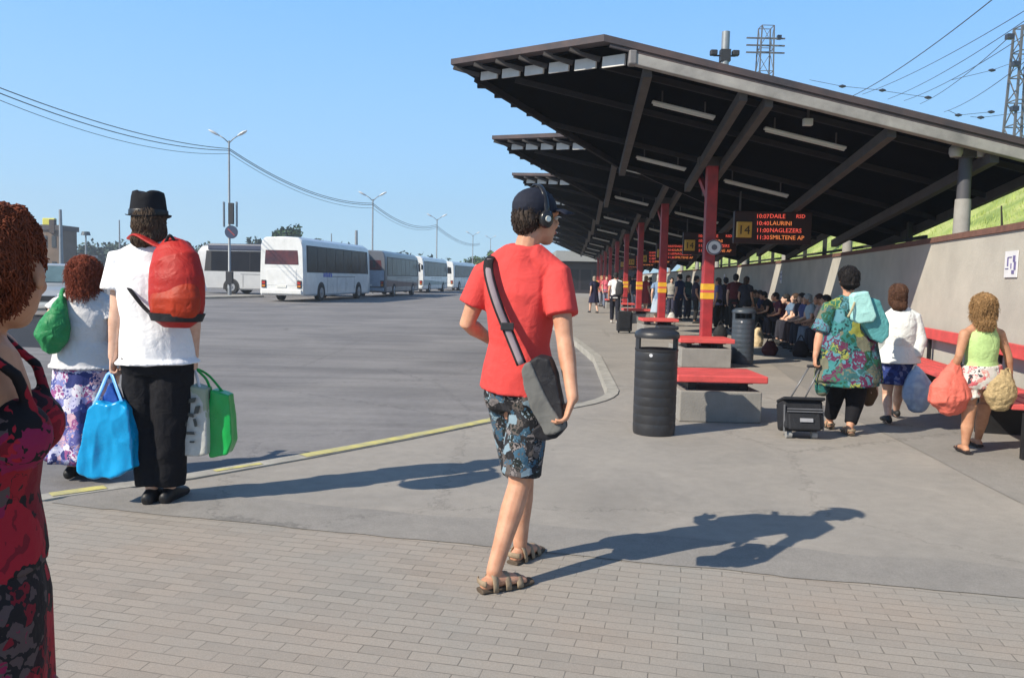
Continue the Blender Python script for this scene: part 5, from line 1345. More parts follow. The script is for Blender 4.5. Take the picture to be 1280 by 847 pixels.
# ------------------------------------------------------------------ 2. the man with the hat, backpack and carrier bags
D2 = 4.92
J = dict(head=W(189, 284, D2 - .02), neck=W(191, 312, D2 - .03), shL=W(152, 325, D2), shR=W(229, 325, D2), elL=W(147, 385, D2 - .02), elR=W(241, 392, D2 + .02),
         wrL=W(141, 446, D2 - .02), wrR=W(243, 442, D2 + .05), hipL=W(178, 447, D2), hipR=W(216, 447, D2), knL=W(184, 535, D2 + .03), knR=W(213, 535, D2),
         anL=W(190, 611, D2 - .0), anR=W(212, 611, D2 + .03), hf=V((.12, 1, 0)), tf=V((.06, 1, 0)))
for s in 'LR': J['an' + s].z = .09
k2 = 1.06
hands = {'L': (V((.0, .05, -1)), V((1, 0, 0)), V((0, 1, 0)), .95), 'R': (V((0, .05, -1)), V((-1, 0, 0)), V((0, 1, 0)), .95)}
hm = person(J, 'long-haired man in a black hat and white T-shirt seen from behind with a red backpack', None, 'm', k2, 1.12, SKP, .0065, False, hands, armg=1.08, legg=1.1)
WHC = cloth('white T-shirt cotton', (.78, .78, .80), .05, .85, 380, 4, .4)
top(hm, J, WHC, 't_shirt', 'm', k2, 1.12, .036, .03, .03, .62, (.088, .098), .008, .009, 6, fr=(5, 5, 3))
BLT = cloth('black trousers', (.009, .009, .012), .3, .85, 300, 5, .6)
trousers(hm, J, BLT, 'trousers', k2, 1.1, 1.93, (.118, .112, .10, .088), .10, 'm', .009, .010, 7, .018, (5, 5, 6))
shoes(hm, J, M('black shoe leather', (.012, .012, .014), .5, 0, .2, 9, .1), 'shoe', 1.08)
HB = hairmat('brown long hair', (.085, .055, .035))
HH_ = hair_cap(hm, J['head'], J['hf'], HB, k2 * .97, .06, 1.0, .003, 5, side=.02); fibres(HH_, 1100, .12, HB, 5, wave=.01, r=.0022)
hat = thing('hat', J['head'] + V((0, 0, .06)), 'black trilby hat with a narrow brim on the long-haired man', 'hat')
hc = J['head'] + V((-.015, 0, .06)); FELT = cloth('black hat felt', (.012, .013, .017), .3, .9, 200, 6, .2)
mb = MB()
pr = [(.128, -.004), (.131, .0), (.118, .008), (.110, .012), (.110, .02), (.108, .07), (.103, .12), (.096, .150), (.07, .160), (.03, .150)]
mb.lathe(hc, pr, 40); me = mb.raw()
for v in me.vertices:
    r_ = v.co - hc
    if r_.z > .05: v.co.x = hc.x + r_.x * (.94 - .3 * (r_.z - .05)) - .1 * max(0, r_.z - .02) * 0; v.co.z -= .018 * math.exp(-(r_.x / .03) ** 2) * (r_.z / .13)
    else:
        if r_.z < .006: v.co.z += .012 * (r_.x / .14) ** 2 * 1.5
ho = link('crown', me, FELT, hat, smooth=True)
MB().lathe(hc, [(.113, .010), (.1135, .012), (.1115, .042), (.111, .043)], 40).build('band', M('hat ribbon', (.006, .006, .008), .4), hat, smooth=True)
# backpack
bp_ = thing('backpack', W(220, 405, D2 - .25), 'red backpack with a dark base on the back of the man with the hat', 'backpack')
RB = cloth('red backpack nylon', (.40, .025, .02), .2, .5, 500, 5, .45); OR_ = cloth('orange brown backpack panel', (.36, .035, .013), .25, .5, 400, 8, .4)
DB = D2 - .27
mb = MB(); mb.tube([W(221, 391, DB), W(221, 378, DB), W(221, 350, DB), W(218, 327, DB + .02), W(213, 310, DB + .06), W(212, 302, DB + .09)], [.158, .17, .168, .152, .10, .05], [.105, .115, .11, .095, .06, .03], V((.96, -.22, 0)), n=28)
link('pack_body', remesh(mb, .007, 4, .004, (4, 4, 9), 13), RB, bp_)
mb = MB(); mb.tube([W(219, 388, DB - .06), W(219, 374, DB - .06), W(219, 363, DB - .05)], [.150, .155, .145], [.072, .078, .066], V((.96, -.22, 0)), n=24, cap='round'); fp_ = link('front_pocket', remesh(mb, .007, 4, .006, (6, 6, 6), 14), OR_, bp_)
mb = MB(); mb.tube([W(221, 401, DB - .01), W(221, 391, DB - .01)], [.152, .172], [.108, .120], V((.96, -.22, 0)), n=28, cap='flat'); mb.build('dark_base', BGK, bp_, smooth='auto')
handle(bp_, [W(211, 306, DB + .06), W(200, 308, D2 - .20), W(186, 301, D2 - .18), W(173, 294, D2 - .13), W(166, 299, D2 - .02)], [.038] * 17, RB, 'shoulder_strap', [.010] * 17)
handle(bp_, [W(222, 301, DB + .10), W(228, 302, D2 - .13), W(232, 304, D2 - .08), W(236, 312, D2 + .06)], [.030] * 13, RB, 'shoulder_strap', [.009] * 13)
handle(bp_, [W(193, 396, DB - .02), W(180, 384, D2 - .23), W(167, 368, D2 - .21), W(157, 354, D2 - .12)], [.012] * 13, BLT, 'lower_strap', [.004] * 13)
handle(bp_, [W(207, 303, DB + .02), W(212, 294, DB + .0), W(219, 302, DB + .02)], [.009] * 9, BGK, 'grab_loop')
# blue carrier bag in the left hand
BLU = M('blue plastic film', (.0, .30, .62), .28, 0, .12, 5, .25, 14, .5, .02)
hL = W(139, 466, D2 - .02)
def carrier(name, label, mat, outline, d, dep, seed, amp=.017, vox=.007):
    t = thing(name, W(sum(p[0] for p in outline) / len(outline), max(p[1] for p in outline), d), label, 'bag')
    mb = MB(); mb.prism([W(x, y, d - dep / 2) for x, y in outline], V((0, dep, 0))); link('bag_body', remesh(mb, vox, 4, amp, (9, 9, 4), seed), mat, t); return t
bl = carrier('carrier_bag', 'bright blue plastic carrier bag in the left hand of the man with the hat', BLU, [(108, 512), (120, 503), (134, 507), (148, 502), (160, 512), (166, 585), (155, 590), (138, 597), (112, 597), (98, 590), (97, 572), (103, 545)], 4.86, .20, 21)
for dd_ in (-.07, .07):
    handle(bl, [W(115, 512, 4.86 + dd_), W(126, 488, 4.87 + dd_ * .6), W(137, 466, 4.89), W(146, 486, 4.87 + dd_ * .6), W(155, 510, 4.86 + dd_)], [.012] * 17, M('pale blue handle', (.12, .36, .72), .4), 'handle', [.003] * 17)
mb = MB(); mb.prism([W(x, y, 4.83) for x, y in [(128, 497), (137, 478), (148, 500), (144, 512), (130, 512)]], V((0, .08, 0))); link('contents', remesh(mb, .007, 3, .006, (9, 9, 9), 5), M('blue contents', (.02, .09, .4), .4, 0, .3, 9, .3), bl)
WBG = floral('white printed bag', [(.42, .42, .38), (.45, .45, .42), (.40, .41, .36), (.47, .47, .44), (.30, .34, .25)], 5, .3, .5)
wb = carrier('carrier_bag', 'off-white printed carrier bag hanging at the right leg of the man with the hat', WBG, [(229, 487), (238, 482), (256, 486), (258, 530), (258, 568), (244, 571), (228, 569), (226, 530)], 4.98, .13, 22, .008)
for dd_ in (-.04, .04): handle(wb, [W(233, 488, 4.98 + dd_), W(237, 476, 4.98 + dd_ * .6), W(242, 460, 4.97), W(247, 474, 4.98 + dd_ * .6), W(250, 488, 4.98 + dd_)], [.01] * 17, PAP, 'handle', [.003] * 17)
INKD = M('dark bag print', (.05, .055, .05), .5, 0, .2, 9, 0); random.seed(5)
for i, (px, py, w_, h_) in enumerate(((232, 505, .03, .035), (240, 500, .045, .03), (246, 512, .03, .05), (237, 518, .05, .022), (231, 530, .03, .028), (244, 528, .018, .05), (238, 541, .05, .018), (240, 552, .03, .012))):
    MB().box(W(px, py, 4.893), (w_, .006, h_), ax=(V((1, 0, random.uniform(-.3, .3))).normalized(), V((0, 1, 0)), V((random.uniform(-.3, .3), 0, 1)).normalized())).build('print_mark', INKD, wb, bevel=.002)
GRB = M('green plastic film', (.005, .36, .07), .3, 0, .15, 5, .25, 14, .5, .02)
gb = carrier('carrier_bag', 'bright green plastic carrier bag beside the off-white one', GRB, [(263, 487), (268, 489), (285, 494), (288, 520), (290, 552), (283, 568), (262, 572), (259, 545), (260, 510)], 5.02, .10, 23, .008)
handle(gb, [W(264, 490, 5.02), W(258, 474, 5.0), W(246, 461, 4.98), W(262, 470, 5.04), W(282, 494, 5.03)], [.009] * 17, GRB, 'handle', [.003] * 17)

# ------------------------------------------------------------------ 3. woman in a white top and floral skirt, with the green bag
D3 = 5.9
J = dict(head=W(107, 345, D3), neck=W(107, 367, D3 - .02), shL=W(76, 381, D3), shR=W(137, 381, D3), elL=W(57, 405, D3 - .06), elR=W(148, 425, D3),
         wrL=W(48, 417, D3 + .10), wrR=W(146, 468, D3 + .1), hipL=W(91, 455, D3), hipR=W(118, 455, D3), knL=W(88, 530, D3 + .05), knR=W(114, 530, D3),
         anL=W(90, 588, D3), anR=W(116, 590, D3 + .12), hf=V((-.2, 1, 0)), tf=V((0, 1, 0)))
for s in 'LR': J['an' + s].z = ZR + .09
J['wrL'] = J['elL'] + V((.02, .22, .02))
w3 = person(J, 'curly auburn-haired woman in a white top and floral skirt seen from behind', None, 'f', .97, 1.12, SKP, .0075, False, armg=1.05)
top(w3, J, cloth('off-white blouse', (.58, .57, .58), .12, .85, 300, 5, .6), 'blouse', 'f', .97, 1.18, .03, .02, .03, .38, (.075, .085), .009, .008, 8)
FSK = floral('blue white floral skirt', [(.05, .07, .26), (.45, .45, .62), (.10, .10, .30), (.62, .60, .68), (.28, .08, .22), (.20, .22, .48), (.55, .35, .42), (.03, .04, .16)], 15, .7)
skirt(w3, J, FSK, 'skirt', .97, .15, .19, .27, .14, .2, 9, .02, 4, .14, ZR)
shoes(w3, J, M('black boot leather', (.015, .015, .016), .6), 'shoe', .98)
AUB = hairmat('auburn curls', (.24, .05, .022))
hair_cap(w3, J['head'] + V((0, 0, -.01)), J['hf'], AUB, 1.02, .07, 1.22, .014, 7, side=.05, strands=2600, sout=.3)
GBG = cloth('green bag cloth', (.025, .22, .075), .3, .5, 200, 9, .9)
gbg = softbag('handbag', 'green cloth handbag over the shoulder of the woman in the white top', [(W(64, 434, 5.7), .07, .05), (W(65, 420, 5.7), .115, .085), (W(68, 405, 5.7), .10, .08), (W(74, 388, 5.72), .055, .05), (W(77, 374, 5.78), .028, .03)], GBG, .016, .008, 31, (9, 9, 5))
handle(gbg, [W(74, 382, 5.72), W(77, 366, 5.80), W(79, 361, 5.9), W(78, 372, 6.02), W(74, 395, 6.0)], [.016] * 17, GBG, 'handle', [.008] * 17)

# ------------------------------------------------------------------ 4. the woman at the left edge, close to the camera
D4 = 1.62
tf = V((.93, .36, 0)).normalized(); lt = tf.cross(V((0, 0, 1)))
HX = W(14, 330, D4); k4 = .97
S4 = V((W(-30, 440, D4).x, D4 - .02, W(0, 450, D4).z)); Hp = V((S4.x - .01, D4, S4.z - .48))
J = dict(head=W(2, 340, D4 - .02), neck=V((S4.x - .015, D4, S4.z + .05)), shR=S4 + lt * .165, shL=S4 - lt * .165, elR=S4 + lt * .20 + V((-.06, 0, -.30)), elL=S4 - lt * .2 + V((-.02, 0, -.30)),
         wrR=S4 + lt * .21 + V((-.02, 0, -.53)), wrL=S4 - lt * .17 - tf * .12 + V((0, 0, -.53)), hipR=Hp + lt * .088, hipL=Hp - lt * .088, knR=Hp + lt * .09 + tf * .04 + V((0, 0, -.42)), knL=Hp - lt * .09 + tf * .1 + V((0, 0, -.42)),
         anR=Hp + lt * .09 - tf * .1, anL=Hp - lt * .09 + tf * .12, hf=V((-.12, 1, -.05)), tf=tf)
for s in 'LR': J['an' + s].z = .09
w4 = person(J, 'curly red-haired woman in a red and black dress closest to the camera', None, 'f', k4, 1.06, SKT, .0055, True, bust=.012, armg=1.12)
DRS = floral('red and black printed dress', [(.008, .006, .008), (.34, .012, .025), (.18, .008, .018), (.02, .008, .012), (.28, .010, .02), (.012, .01, .012), (.09, .06, .06), (.24, .012, .06), (.012, .01, .012)], 9, .9, .8)
def straps(mb):
    for s in (-1, 1):
        c = S4.lerp(Hp, .26) + lt * s * .075 + tf * .13; p = [c, S4 + lt * s * .10 + tf * .10 + V((0, 0, -.02)), S4 + lt * s * .115 + tf * .02 + V((0, 0, .055)), S4 + lt * s * .10 - tf * .08 + V((0, 0, .0)), S4.lerp(Hp, .3) + lt * s * .09 - tf * .11]
        mb.tube(p, .012, n=8)
P, a, b, ref = torso_rings(J, 'f', k4, 1.06, .012)
mb = MB(); H = Hp; U_ = S4 - Hp
mb.tube([Hp + U_ * .12, Hp + U_ * .24, Hp + U_ * .42, Hp + U_ * .56, Hp + U_ * .62], [.168, .158, .14, .15, .15], [.128, .122, .112, .12, .12], lt, n=28, cap='flat')
for s in (-1, 1): mb.ell(S4.lerp(Hp, .30) + lt * s * .070 * k4 + tf * .082, lt * .070, tf * .074, V((0, 0, .074)), 18)
straps(mb); link('dress_top', remesh(mb, .0065, 3, .006, (6, 6, 4), 9), DRS, w4)
skirt(w4, J, DRS, 'dress_skirt', k4, .30, .20, .22, .125, .125, 8, .012, 6, .10)
shoes(w4, J, M('brown sandal leather', (.12, .07, .04), .7), 'sandal', .95)
CUR = hairmat('copper red curls', (.20, .045, .016))
hair_cap(w4, J['head'] + V((-.005, 0, .012)), J['hf'], CUR, .92, .0, .93, .010, 17, side=.0, strands=6500, sout=.12, sstep=.6)

# ------------------------------------------------------------------ 5. woman in the green patterned tunic with the trolley case
D5 = 7.75
J = dict(head=W(1060, 350, D5), neck=W(1061, 373, D5 - .02), shL=W(1038, 385, D5), shR=W(1086, 385, D5), elL=W(1025, 418, D5 - .02), elR=W(1098, 420, D5 + .05),
         wrL=W(1019, 446, D5 - .06), wrR=W(1088, 400, D5 + .18), hipL=W(1049, 463, D5), hipR=W(1073, 463, D5), knL=W(1043, 500, D5 + .20), knR=W(1068, 507, D5 + .05),
         anL=W(1037, 526, 8.05), anR=W(1062, 537, 7.72), hf=V((.05, 1, 0)), tf=V((.05, 1, 0)))
for s in 'LR': J['an' + s].z = .09
hands = {'L': (V((-.02, -.05, -1)), V((1, 0, 0)), V((0, 1, 0)), .8)}
w5 = person(J, 'short-haired woman in a green patterned tunic pulling a black trolley case', None, 'f', .96, 1.2, SKL, .008, False, hands, armg=1.15, legg=1.1)
TUN = floral('green patterned tunic', [(.02, .13, .12), (.02, .07, .04), (.04, .18, .19), (.012, .04, .045), (.26, .27, .06), (.03, .14, .08), (.10, .02, .06), (.08, .22, .27), (.03, .10, .11), (.14, .14, .10)], 8, .9)
def wide(mb):
    S = (J['shL'] + J['shR']) / 2; H = (J['hipL'] + J['hipR']) / 2
    mb.tube([H - V((0, 0, .10)), H + V((0, 0, .1)), S - V((0, 0, .25)), S - V((0, 0, .06))], [.33, .29, .27, .22], [.21, .18, .15, .11], V((1, 0, 0)), n=24, cap='flat')
    mb.tube([H - V((.25, 0, .20)), H + V((-.24, 0, .02)), S - V((.25, 0, .22))], [.06, .09, .06], n=12)
top(w5, J, TUN, 'tunic', 'f', .96, 1.2, .03, .14, .06, .9, (.09, .10), .01, .012, 11, extra=wide, fr=(5, 5, 3))
trousers(w5, J, BLT, 'leggings', .96, 1.24, 1.85, (.108, .10, .085, .06), .1, 'f', .009, .003, 12, .01)
shoes(w5, J, SAN, 'sandal', .93, None, SOL)
HB5 = hairmat('black short hair', (.012, .009, .009)); HH_ = hair_cap(w5, J['head'] + V((0, 0, -.005)), J['hf'], HB5, 1.0, .01, 1.08, .004, 9); fibres(HH_, 500, .06, HB5, 6, lift=.007)
TEAL = cloth('pale turquoise bag', (.38, .68, .64), .12, .55, 300, 6, .4); TEALD = cloth('darker turquoise bag side', (.10, .33, .34), .15, .55, 300, 6, .5)
tb_ = thing('shoulder_bag', W(1088, 428, 7.5), 'pale turquoise shoulder bag on the right shoulder of the woman in the green tunic', 'bag')
mb = MB(); mb.prism([W(x, y, 7.42) for x, y in [(1066, 370), (1070, 366), (1086, 364), (1096, 395), (1092, 402), (1074, 404), (1068, 400)]], V((0, .10, 0))); link('bag_front', remesh(mb, .008, 4, .004), TEAL, tb_)
mb = MB(); mb.prism([W(x, y, 7.47) for x, y in [(1075, 398), (1090, 372), (1100, 376), (1112, 405), (1111, 420), (1102, 429), (1092, 424)]], V((.03, .16, 0))); link('bag_side', remesh(mb, .008, 4, .006), TEALD, tb_)
handle(tb_, [W(1070, 372, 7.45), W(1066, 384, 7.40), W(1060, 396, 7.38), W(1070, 378, 7.46), W(1080, 366, 7.5)], [.010] * 17, M('beige strap', (.40, .36, .22), .6), 'strap', [.004] * 17)
handle(tb_, [W(1076, 370, 7.48), W(1082, 372, 7.62), W(1088, 376, 7.75)], [.014] * 9, TEAL, 'shoulder_strap', [.005] * 9)
brb = softbag('handbag', 'small brown and beige bag hanging behind the legs of the woman in the tunic', [(W(1086, 503, 8.0), .05, .04), (W(1086, 492, 8.0), .09, .07), (W(1087, 480, 8.0), .075, .06), (W(1090, 468, 8.0), .03, .03)], floral('brown beige bag', [(.10, .055, .02), (.30, .18, .12), (.07, .04, .02), (.42, .28, .22)], 7, .5, .6), .008, .009, 33)
handle(brb, [W(1088, 470, 8.0), W(1093, 450, 8.0), W(1097, 470, 8.0)], [.007] * 9, SOL, 'handle')
# trolley case
TRB = cloth('black case fabric', (.02, .021, .025), .25, .7, 300, 8, .3); CHR = M('grey piping', (.18, .18, .19), .4, .3)
ts = thing('trolley_case', W(1005, 549, 7.66), 'small black trolley case with grey piping pulled by the woman in the tunic', 'suitcase')
c0_ = G(1004, 549); c0_.z = 0
mb = MB(); ax3 = (V((1, -.05, 0)).normalized(), V((.05, .95, -.28)).normalized(), V((0, .28, .96)).normalized())
cc = c0_ + V((0, .12, .205)); mb.box(cc, (.38, .24, .28), ax=ax3); cb = mb.build('case_body', TRB, ts, bevel=.03)
mb = MB(); mb.box(cc + V((0, -.125, -.03)), (.30, .04, .17), ax=ax3); mb.build('front_pocket', TRB, ts, bevel=.015)
for dz in (.085, .06): MB().box(cc + V((0, -.13, dz)) + V((0, -.0, 0)), (.33, .012, .008), ax=ax3).build('zip', CHR, ts)
MB().box(cc + V((0.01, -.155, -.015)), (.12, .006, .035), ax=ax3).build('badge', M('grey badge', (.3, .3, .32), .4), ts)
for sx in (-.185, .185): MB().bar(cc + V((sx, -.12, -.13)), cc + V((sx, -.10, .12)), .012, .012).build('piping', CHR, ts)
MB().box(cc + V((0, .0, .15)), (.39, .25, .03), ax=ax3).build('lid_flap', TRB, ts, bevel=.01)
for sx in (-.12, .12):
    MB().tube([c0_ + V((sx - .025, .06, .035)), c0_ + V((sx + .025, .06, .035))], .035, n=16, cap='flat').build('wheel', M('pale wheel', (.3, .3, .3), .5), ts, smooth='auto')
hg = J['wrL'] + V((0, 0, -.09))
for px, sx in ((1003, -.07), (1016, .07)): MB().tube([cc + V((sx, .1, .14)), hg + V((sx * .8, 0, -.01))], .008, n=8, cap='flat').build('telescopic_rod', CHR, ts, smooth=True)
MB().tube([hg + V((-.065, 0, 0)), hg + V((.065, 0, 0))], .014, n=10).build('grip', BLKP, ts, smooth=True)

# ------------------------------------------------------------------ 6. woman in the white cardigan
D6 = 8.45
J = dict(head=W(1122, 370, D6), neck=W(1124, 388, D6), shL=W(1108, 398, D6), shR=W(1144, 397, D6 - .05), elL=W(1100, 425, D6 + .02), elR=W(1150, 425, D6 - .08),
         wrL=W(1102, 450, D6 + .12), wrR=W(1145, 452, D6 - .10), hipL=W(1112, 455, D6), hipR=W(1132, 456, D6), knL=W(1109, 493, D6 + .04), knR=W(1123, 492, D6 + .16),
         anL=W(1110, 520, 8.35), anR=W(1120, 519, 8.8), hf=V((.15, 1, 0)), tf=V((.1, 1, 0)))
for s in 'LR': J['an' + s].z = .09
w6 = person(J, 'brown-haired woman in a white cardigan and navy skirt seen from behind', None, 'f', .88, 1.12, SKP, .008, False, armg=1.0)
top(w6, J, cloth('white cardigan', (.70, .72, .70), .08, .85, 300, 5, .6), 'cardigan', 'f', .88, 1.15, .032, -.03, .03, 1.75, (.075, .07), .009, .009, 14)
skirt(w6, J, floral('navy printed skirt', [(.012, .02, .10), (.02, .04, .18), (.015, .03, .13), (.10, .12, .25)], 30, .4), 'skirt', .88, .43, .175, .215, .13, .16, 7, .014, 8, .10)
shoes(w6, J, M('black slipper', (.015, .015, .016), .6), 'shoe', .85)
HB6 = hairmat('chestnut hair', (.10, .045, .025)); HH_ = hair_cap(w6, J['head'], J['hf'], HB6, .93, .10, 1.12, .003, 19, side=.04); fibres(HH_, 800, .12, HB6, 7, wave=.008)
bb_ = softbag('carrier_bag', 'pale blue plastic carrier bag in the hand of the woman in the cardigan', [(W(1147, 508, 8.3), .10, .07), (W(1147, 497, 8.3), .155, .10), (W(1147, 482, 8.3), .15, .10), (W(1146, 467, 8.3), .08, .06), (W(1146, 460, 8.32), .03, .03)], floral('blue cloudy plastic', [(.20, .30, .48), (.30, .40, .56), (.12, .18, .36), (.36, .46, .6)], 3.5, .5, .35, False), .012, .009, 41)
handle(bb_, [W(1139, 466, 8.3), W(1144, 456, 8.32), W(1151, 466, 8.3)], [.009] * 9, PAP, 'handle')

# ------------------------------------------------------------------ 7. woman in the lime top
D7 = 6.95
J = dict(head=W(1228, 385, D7), neck=W(1228, 406, D7), shL=W(1206, 417, D7 - .03), shR=W(1249, 417, D7), elL=W(1199, 444, D7 - .04), elR=W(1260, 444, D7),
         wrL=W(1192, 462, D7 + .02), wrR=W(1263, 466, D7 + .02), hipL=W(1214, 474, D7), hipR=W(1238, 474, D7), knL=W(1210, 524, D7), knR=W(1229, 517, D7 + .12),
         anL=W(1206, 562, 6.95), anR=W(1222, 556, 7.25), hf=V((.12, 1, 0)), tf=V((.1, 1, 0)))
for s in 'LR': J['an' + s].z = .09
w7 = person(J, 'blonde woman in a lime tank top and floral shorts seen from behind', None, 'f', .85, 1.08, SKT, .0075, False, armg=1.0, legg=1.08)
top(w7, J, cloth('lime jersey', (.42, .58, .24), .12, .85, 300, 5, .5), 'tank_top', 'f', .85, 1.1, .014, .02, .0, 0, voxel=.008, amp=.005, seed=15, neck=False,
    extra=lambda mb: [mb.tube([J['neck'] + V((s * .07, -.075, -.10)), J['neck'] + V((s * .075, -.03, -.005)), J['neck'] + V((s * .08, .04, -.05))], .022, n=8) for s in (-1, 1)])
trousers(w7, J, floral('pink white floral shorts', [(.55, .50, .47), (.50, .10, .12), (.62, .58, .55), (.04, .04, .05), (.55, .25, .22), (.58, .55, .50)], 17, .6), 'shorts', .85, 1.08, .42, (.108, .11, .11, 0), .13, 'f', .008, .006, 16, .02)
shoes(w7, J, M('dark sandal', (.03, .02, .02), .6), 'slipper', .85)
hair_cap(w7, J['head'] + V((0, 0, -.005)), J['hf'], hairmat('dark blonde curls', (.36, .21, .09)), .92, .10, 1.15, .009, 20, side=.03, strands=1800, sout=.3)
SAL = cloth('salmon bag cloth', (.66, .15, .11), .15, .6, 300, 6, .8)
sbg = softbag('cloth_bag', 'large salmon red cloth bag in the left hand of the woman in the lime top', [(W(1190, 507, 6.95), .12, .09), (W(1188, 498, 6.95), .185, .13), (W(1188, 484, 6.95), .165, .12), (W(1191, 468, 6.95), .09, .07), (W(1195, 452, 6.97), .03, .03)], SAL, .014, .008, 43, (14, 14, 4))
handle(sbg, [W(1186, 462, 6.95), W(1193, 449, 6.97), W(1200, 464, 6.95)], [.012] * 9, SAL, 'handle')
STW = M('woven straw', (.42, .31, .16), .85, 0, .35, 60, .9, 70)
sh_ = softbag('straw_bag', 'straw coloured woven bag in the right hand of the woman in the lime top', [(W(1250, 506, 6.85), .09, .06), (W(1250, 495, 6.85), .135, .085), (W(1251, 480, 6.85), .13, .08), (W(1254, 467, 6.87), .07, .04)], STW, .012, .008, 44, (16, 16, 16))
handle(sh_, [W(1246, 472, 6.85), W(1260, 460, 6.95), W(1264, 472, 6.9)], [.008] * 9, STW, 'handle')

# ------------------------------------------------------------------ people farther off
def simple(label, J, sex, topc, botc, hairc, group=None, skirt_=False, long=0, sleeve=.5, to=1.9, shoe=(.03, .03, .03), k=None, bot=None, capm=None, g=1.05):
    k = k or J['k']; t = person(J, label, group, sex, k, g, random.choice([SKL, SKT, SKP]), .011, True)
    c = lambda nm, col: cloth(nm + ' %.2f %.2f %.2f' % col, col, .15, .85, 200, 5, .5)
    top(t, J, c('cloth', topc), 'top', sex, k, g, .022, .06, .01, sleeve, (.075, .078), .012, .006, random.randrange(50))
    if skirt_: skirt(t, J, c('cloth', botc), 'skirt', k, .45 if long == 0 else .25, .18, .25, .13, .19, 7, .015, 3, .12, min(J['anL'].z, J['anR'].z) - .09 * k)
    else: trousers(t, J, c('cloth', botc), 'trousers', k, g, to, (.10, .092, .08, .065), .12, sex, .012, .006, random.randrange(50))
    shoes(t, J, M('shoe %.2f %.2f %.2f' % shoe, shoe, .6), 'shoe', k)
    hair_cap(t, J['head'], J['hf'], hairmat('hair %.2f %.2f %.2f' % hairc, hairc), k, .06 if sex == 'f' else .01, 1.05, .003, random.randrange(50), voxel=.009)
    return t
random.seed(77)
DK = (.02, .018, .018); BR_ = (.07, .04, .025); GY = (.3, .3, .3); BL_ = (.35, .22, .1)
SG = 'people seated along the wall'; FG = 'people standing farther along the platform'
def facing_left(): return -R(90)
def sitter(px, d, label, topc, botc, hairc, sex='m', lean=0, off=.58, h=1.68, turn=0, **kw):
    q, tt = wallpoint(d, off); x = (px - 640) / 1000 * d; 
    J = stdpose(q.x, q.y, -R(86), h, 'sit', 0, turn, lean); return simple(label, J, sex, topc, botc, hairc, SG, **kw)
sitter(1010, 17.0, 'seated woman with dark red hair and a pinkish top, nearest of the seated people', (.42, .30, .27), (.16, .18, .22), (.06, .02, .015), 'f', .02)
sitter(985, 17.9, 'seated person in a pale grey blue shirt with pale hair by the wall', (.36, .42, .46), (.03, .03, .04), (.45, .45, .43), 'm', .08)
sitter(970, 18.7, 'seated person in a dark violet blue top between the pale shirt and the leaning man', (.07, .08, .2), (.05, .03, .03), DK, 'm', .05, turn=-.4)
sitter(948, 19.8, 'seated dark-haired man in a blue grey shirt leaning forward by the wall', (.12, .18, .27), (.03, .03, .04), DK, 'm', .22)
sitter(936, 23.4, 'seated person all in black just right of the man in dark red', (.015, .014, .016), (.02, .02, .02), DK, 'm', .15)
sitter(925, 24.6, 'seated person in navy partly hidden by the second bin', (.03, .04, .1), (.02, .02, .03), BR_, 'f', .05)
sitter(870, 26.2, 'seated person in a green top beyond the nearest red column', (.05, .13, .12), (.02, .02, .03), DK, 'f', .1)
sitter(862, 27.8, 'seated person in a dark red top left of the nearest red column', (.22, .03, .04), (.04, .02, .04), DK, 'f', .05)
def stander(px, pyf, label, topc, botc, hairc, sex='m', rot=0, pose='stand', h=1.7, d=None, **kw):
    p = G(px, pyf) if d is None else W(px, pyf, d); J = stdpose(p.x, p.y, rot, h, pose); return simple(label, J, sex, topc, botc, hairc, FG, **kw)
stander(917, 415, 'standing man in dark red with black trousers behind the second bin', (.10, .02, .025), DK, DK, rot=R(20), h=1.72)
stander(896, 413, 'standing person in a lilac top just right of the nearest red column', (.24, .22, .36), DK, BR_, 'f', rot=-R(60), h=1.6)
stander(848, 401, 'standing man in navy left of the nearest red column', (.02, .03, .09), (.02, .02, .04), DK, rot=-R(40), h=1.75)
stander(822, 408, 'woman in a blue top and pale skirt near the second red column', (.18, .26, .40), (.35, .42, .5), (.5, .47, .42), 'f', rot=R(10), pose='walk', h=1.66, skirt_=True)
wm = stander(768, 404, 'man in a white shirt and black trousers walking away with a dark rucksack', (.70, .68, .68), (.02, .02, .025), DK, rot=R(5), pose='walk', h=1.72, shoe=(.5, .48, .45))
stander(742, 391, 'person in a dark dress walking alone near the far end of the platform', (.02, .02, .05), (.02, .02, .05), (.3, .25, .2), 'f', rot=R(-20), pose='walk', h=1.62, skirt_=True)
for i, (px, d, tc_, bc_, lb) in enumerate(((1022, 16.2, (.05, .05, .07), (.03, .03, .04), 'seated person in charcoal partly hidden by the woman in the tunic'),
        (958, 19.2, (.03, .03, .05), (.02, .02, .03), 'seated person in dark blue beside the leaning man'), (930, 21.6, (.10, .03, .05), (.02, .02, .03), 'seated person in maroon behind the second bin'), (912, 25.4, (.05, .06, .05), (.02, .02, .03), 'seated person in dark olive near the man in dark red'),
        (898, 29.0, (.02, .02, .03), (.03, .03, .04), 'seated person in black far along the wall'), (880, 30.5, (.2, .2, .22), (.03, .03, .04), 'seated person in grey far along the wall'), (866, 32.0, (.04, .06, .14), (.03, .03, .04), 'seated person in blue far along the wall'),
        (852, 34.0, (.03, .03, .03), (.03, .03, .04), 'farthest seated person in black along the wall'))):
    sitter(px, d, lb, tc_, bc_, (DK, BR_)[i % 2], 'mf'[i % 2], .05 + .05 * (i % 3))
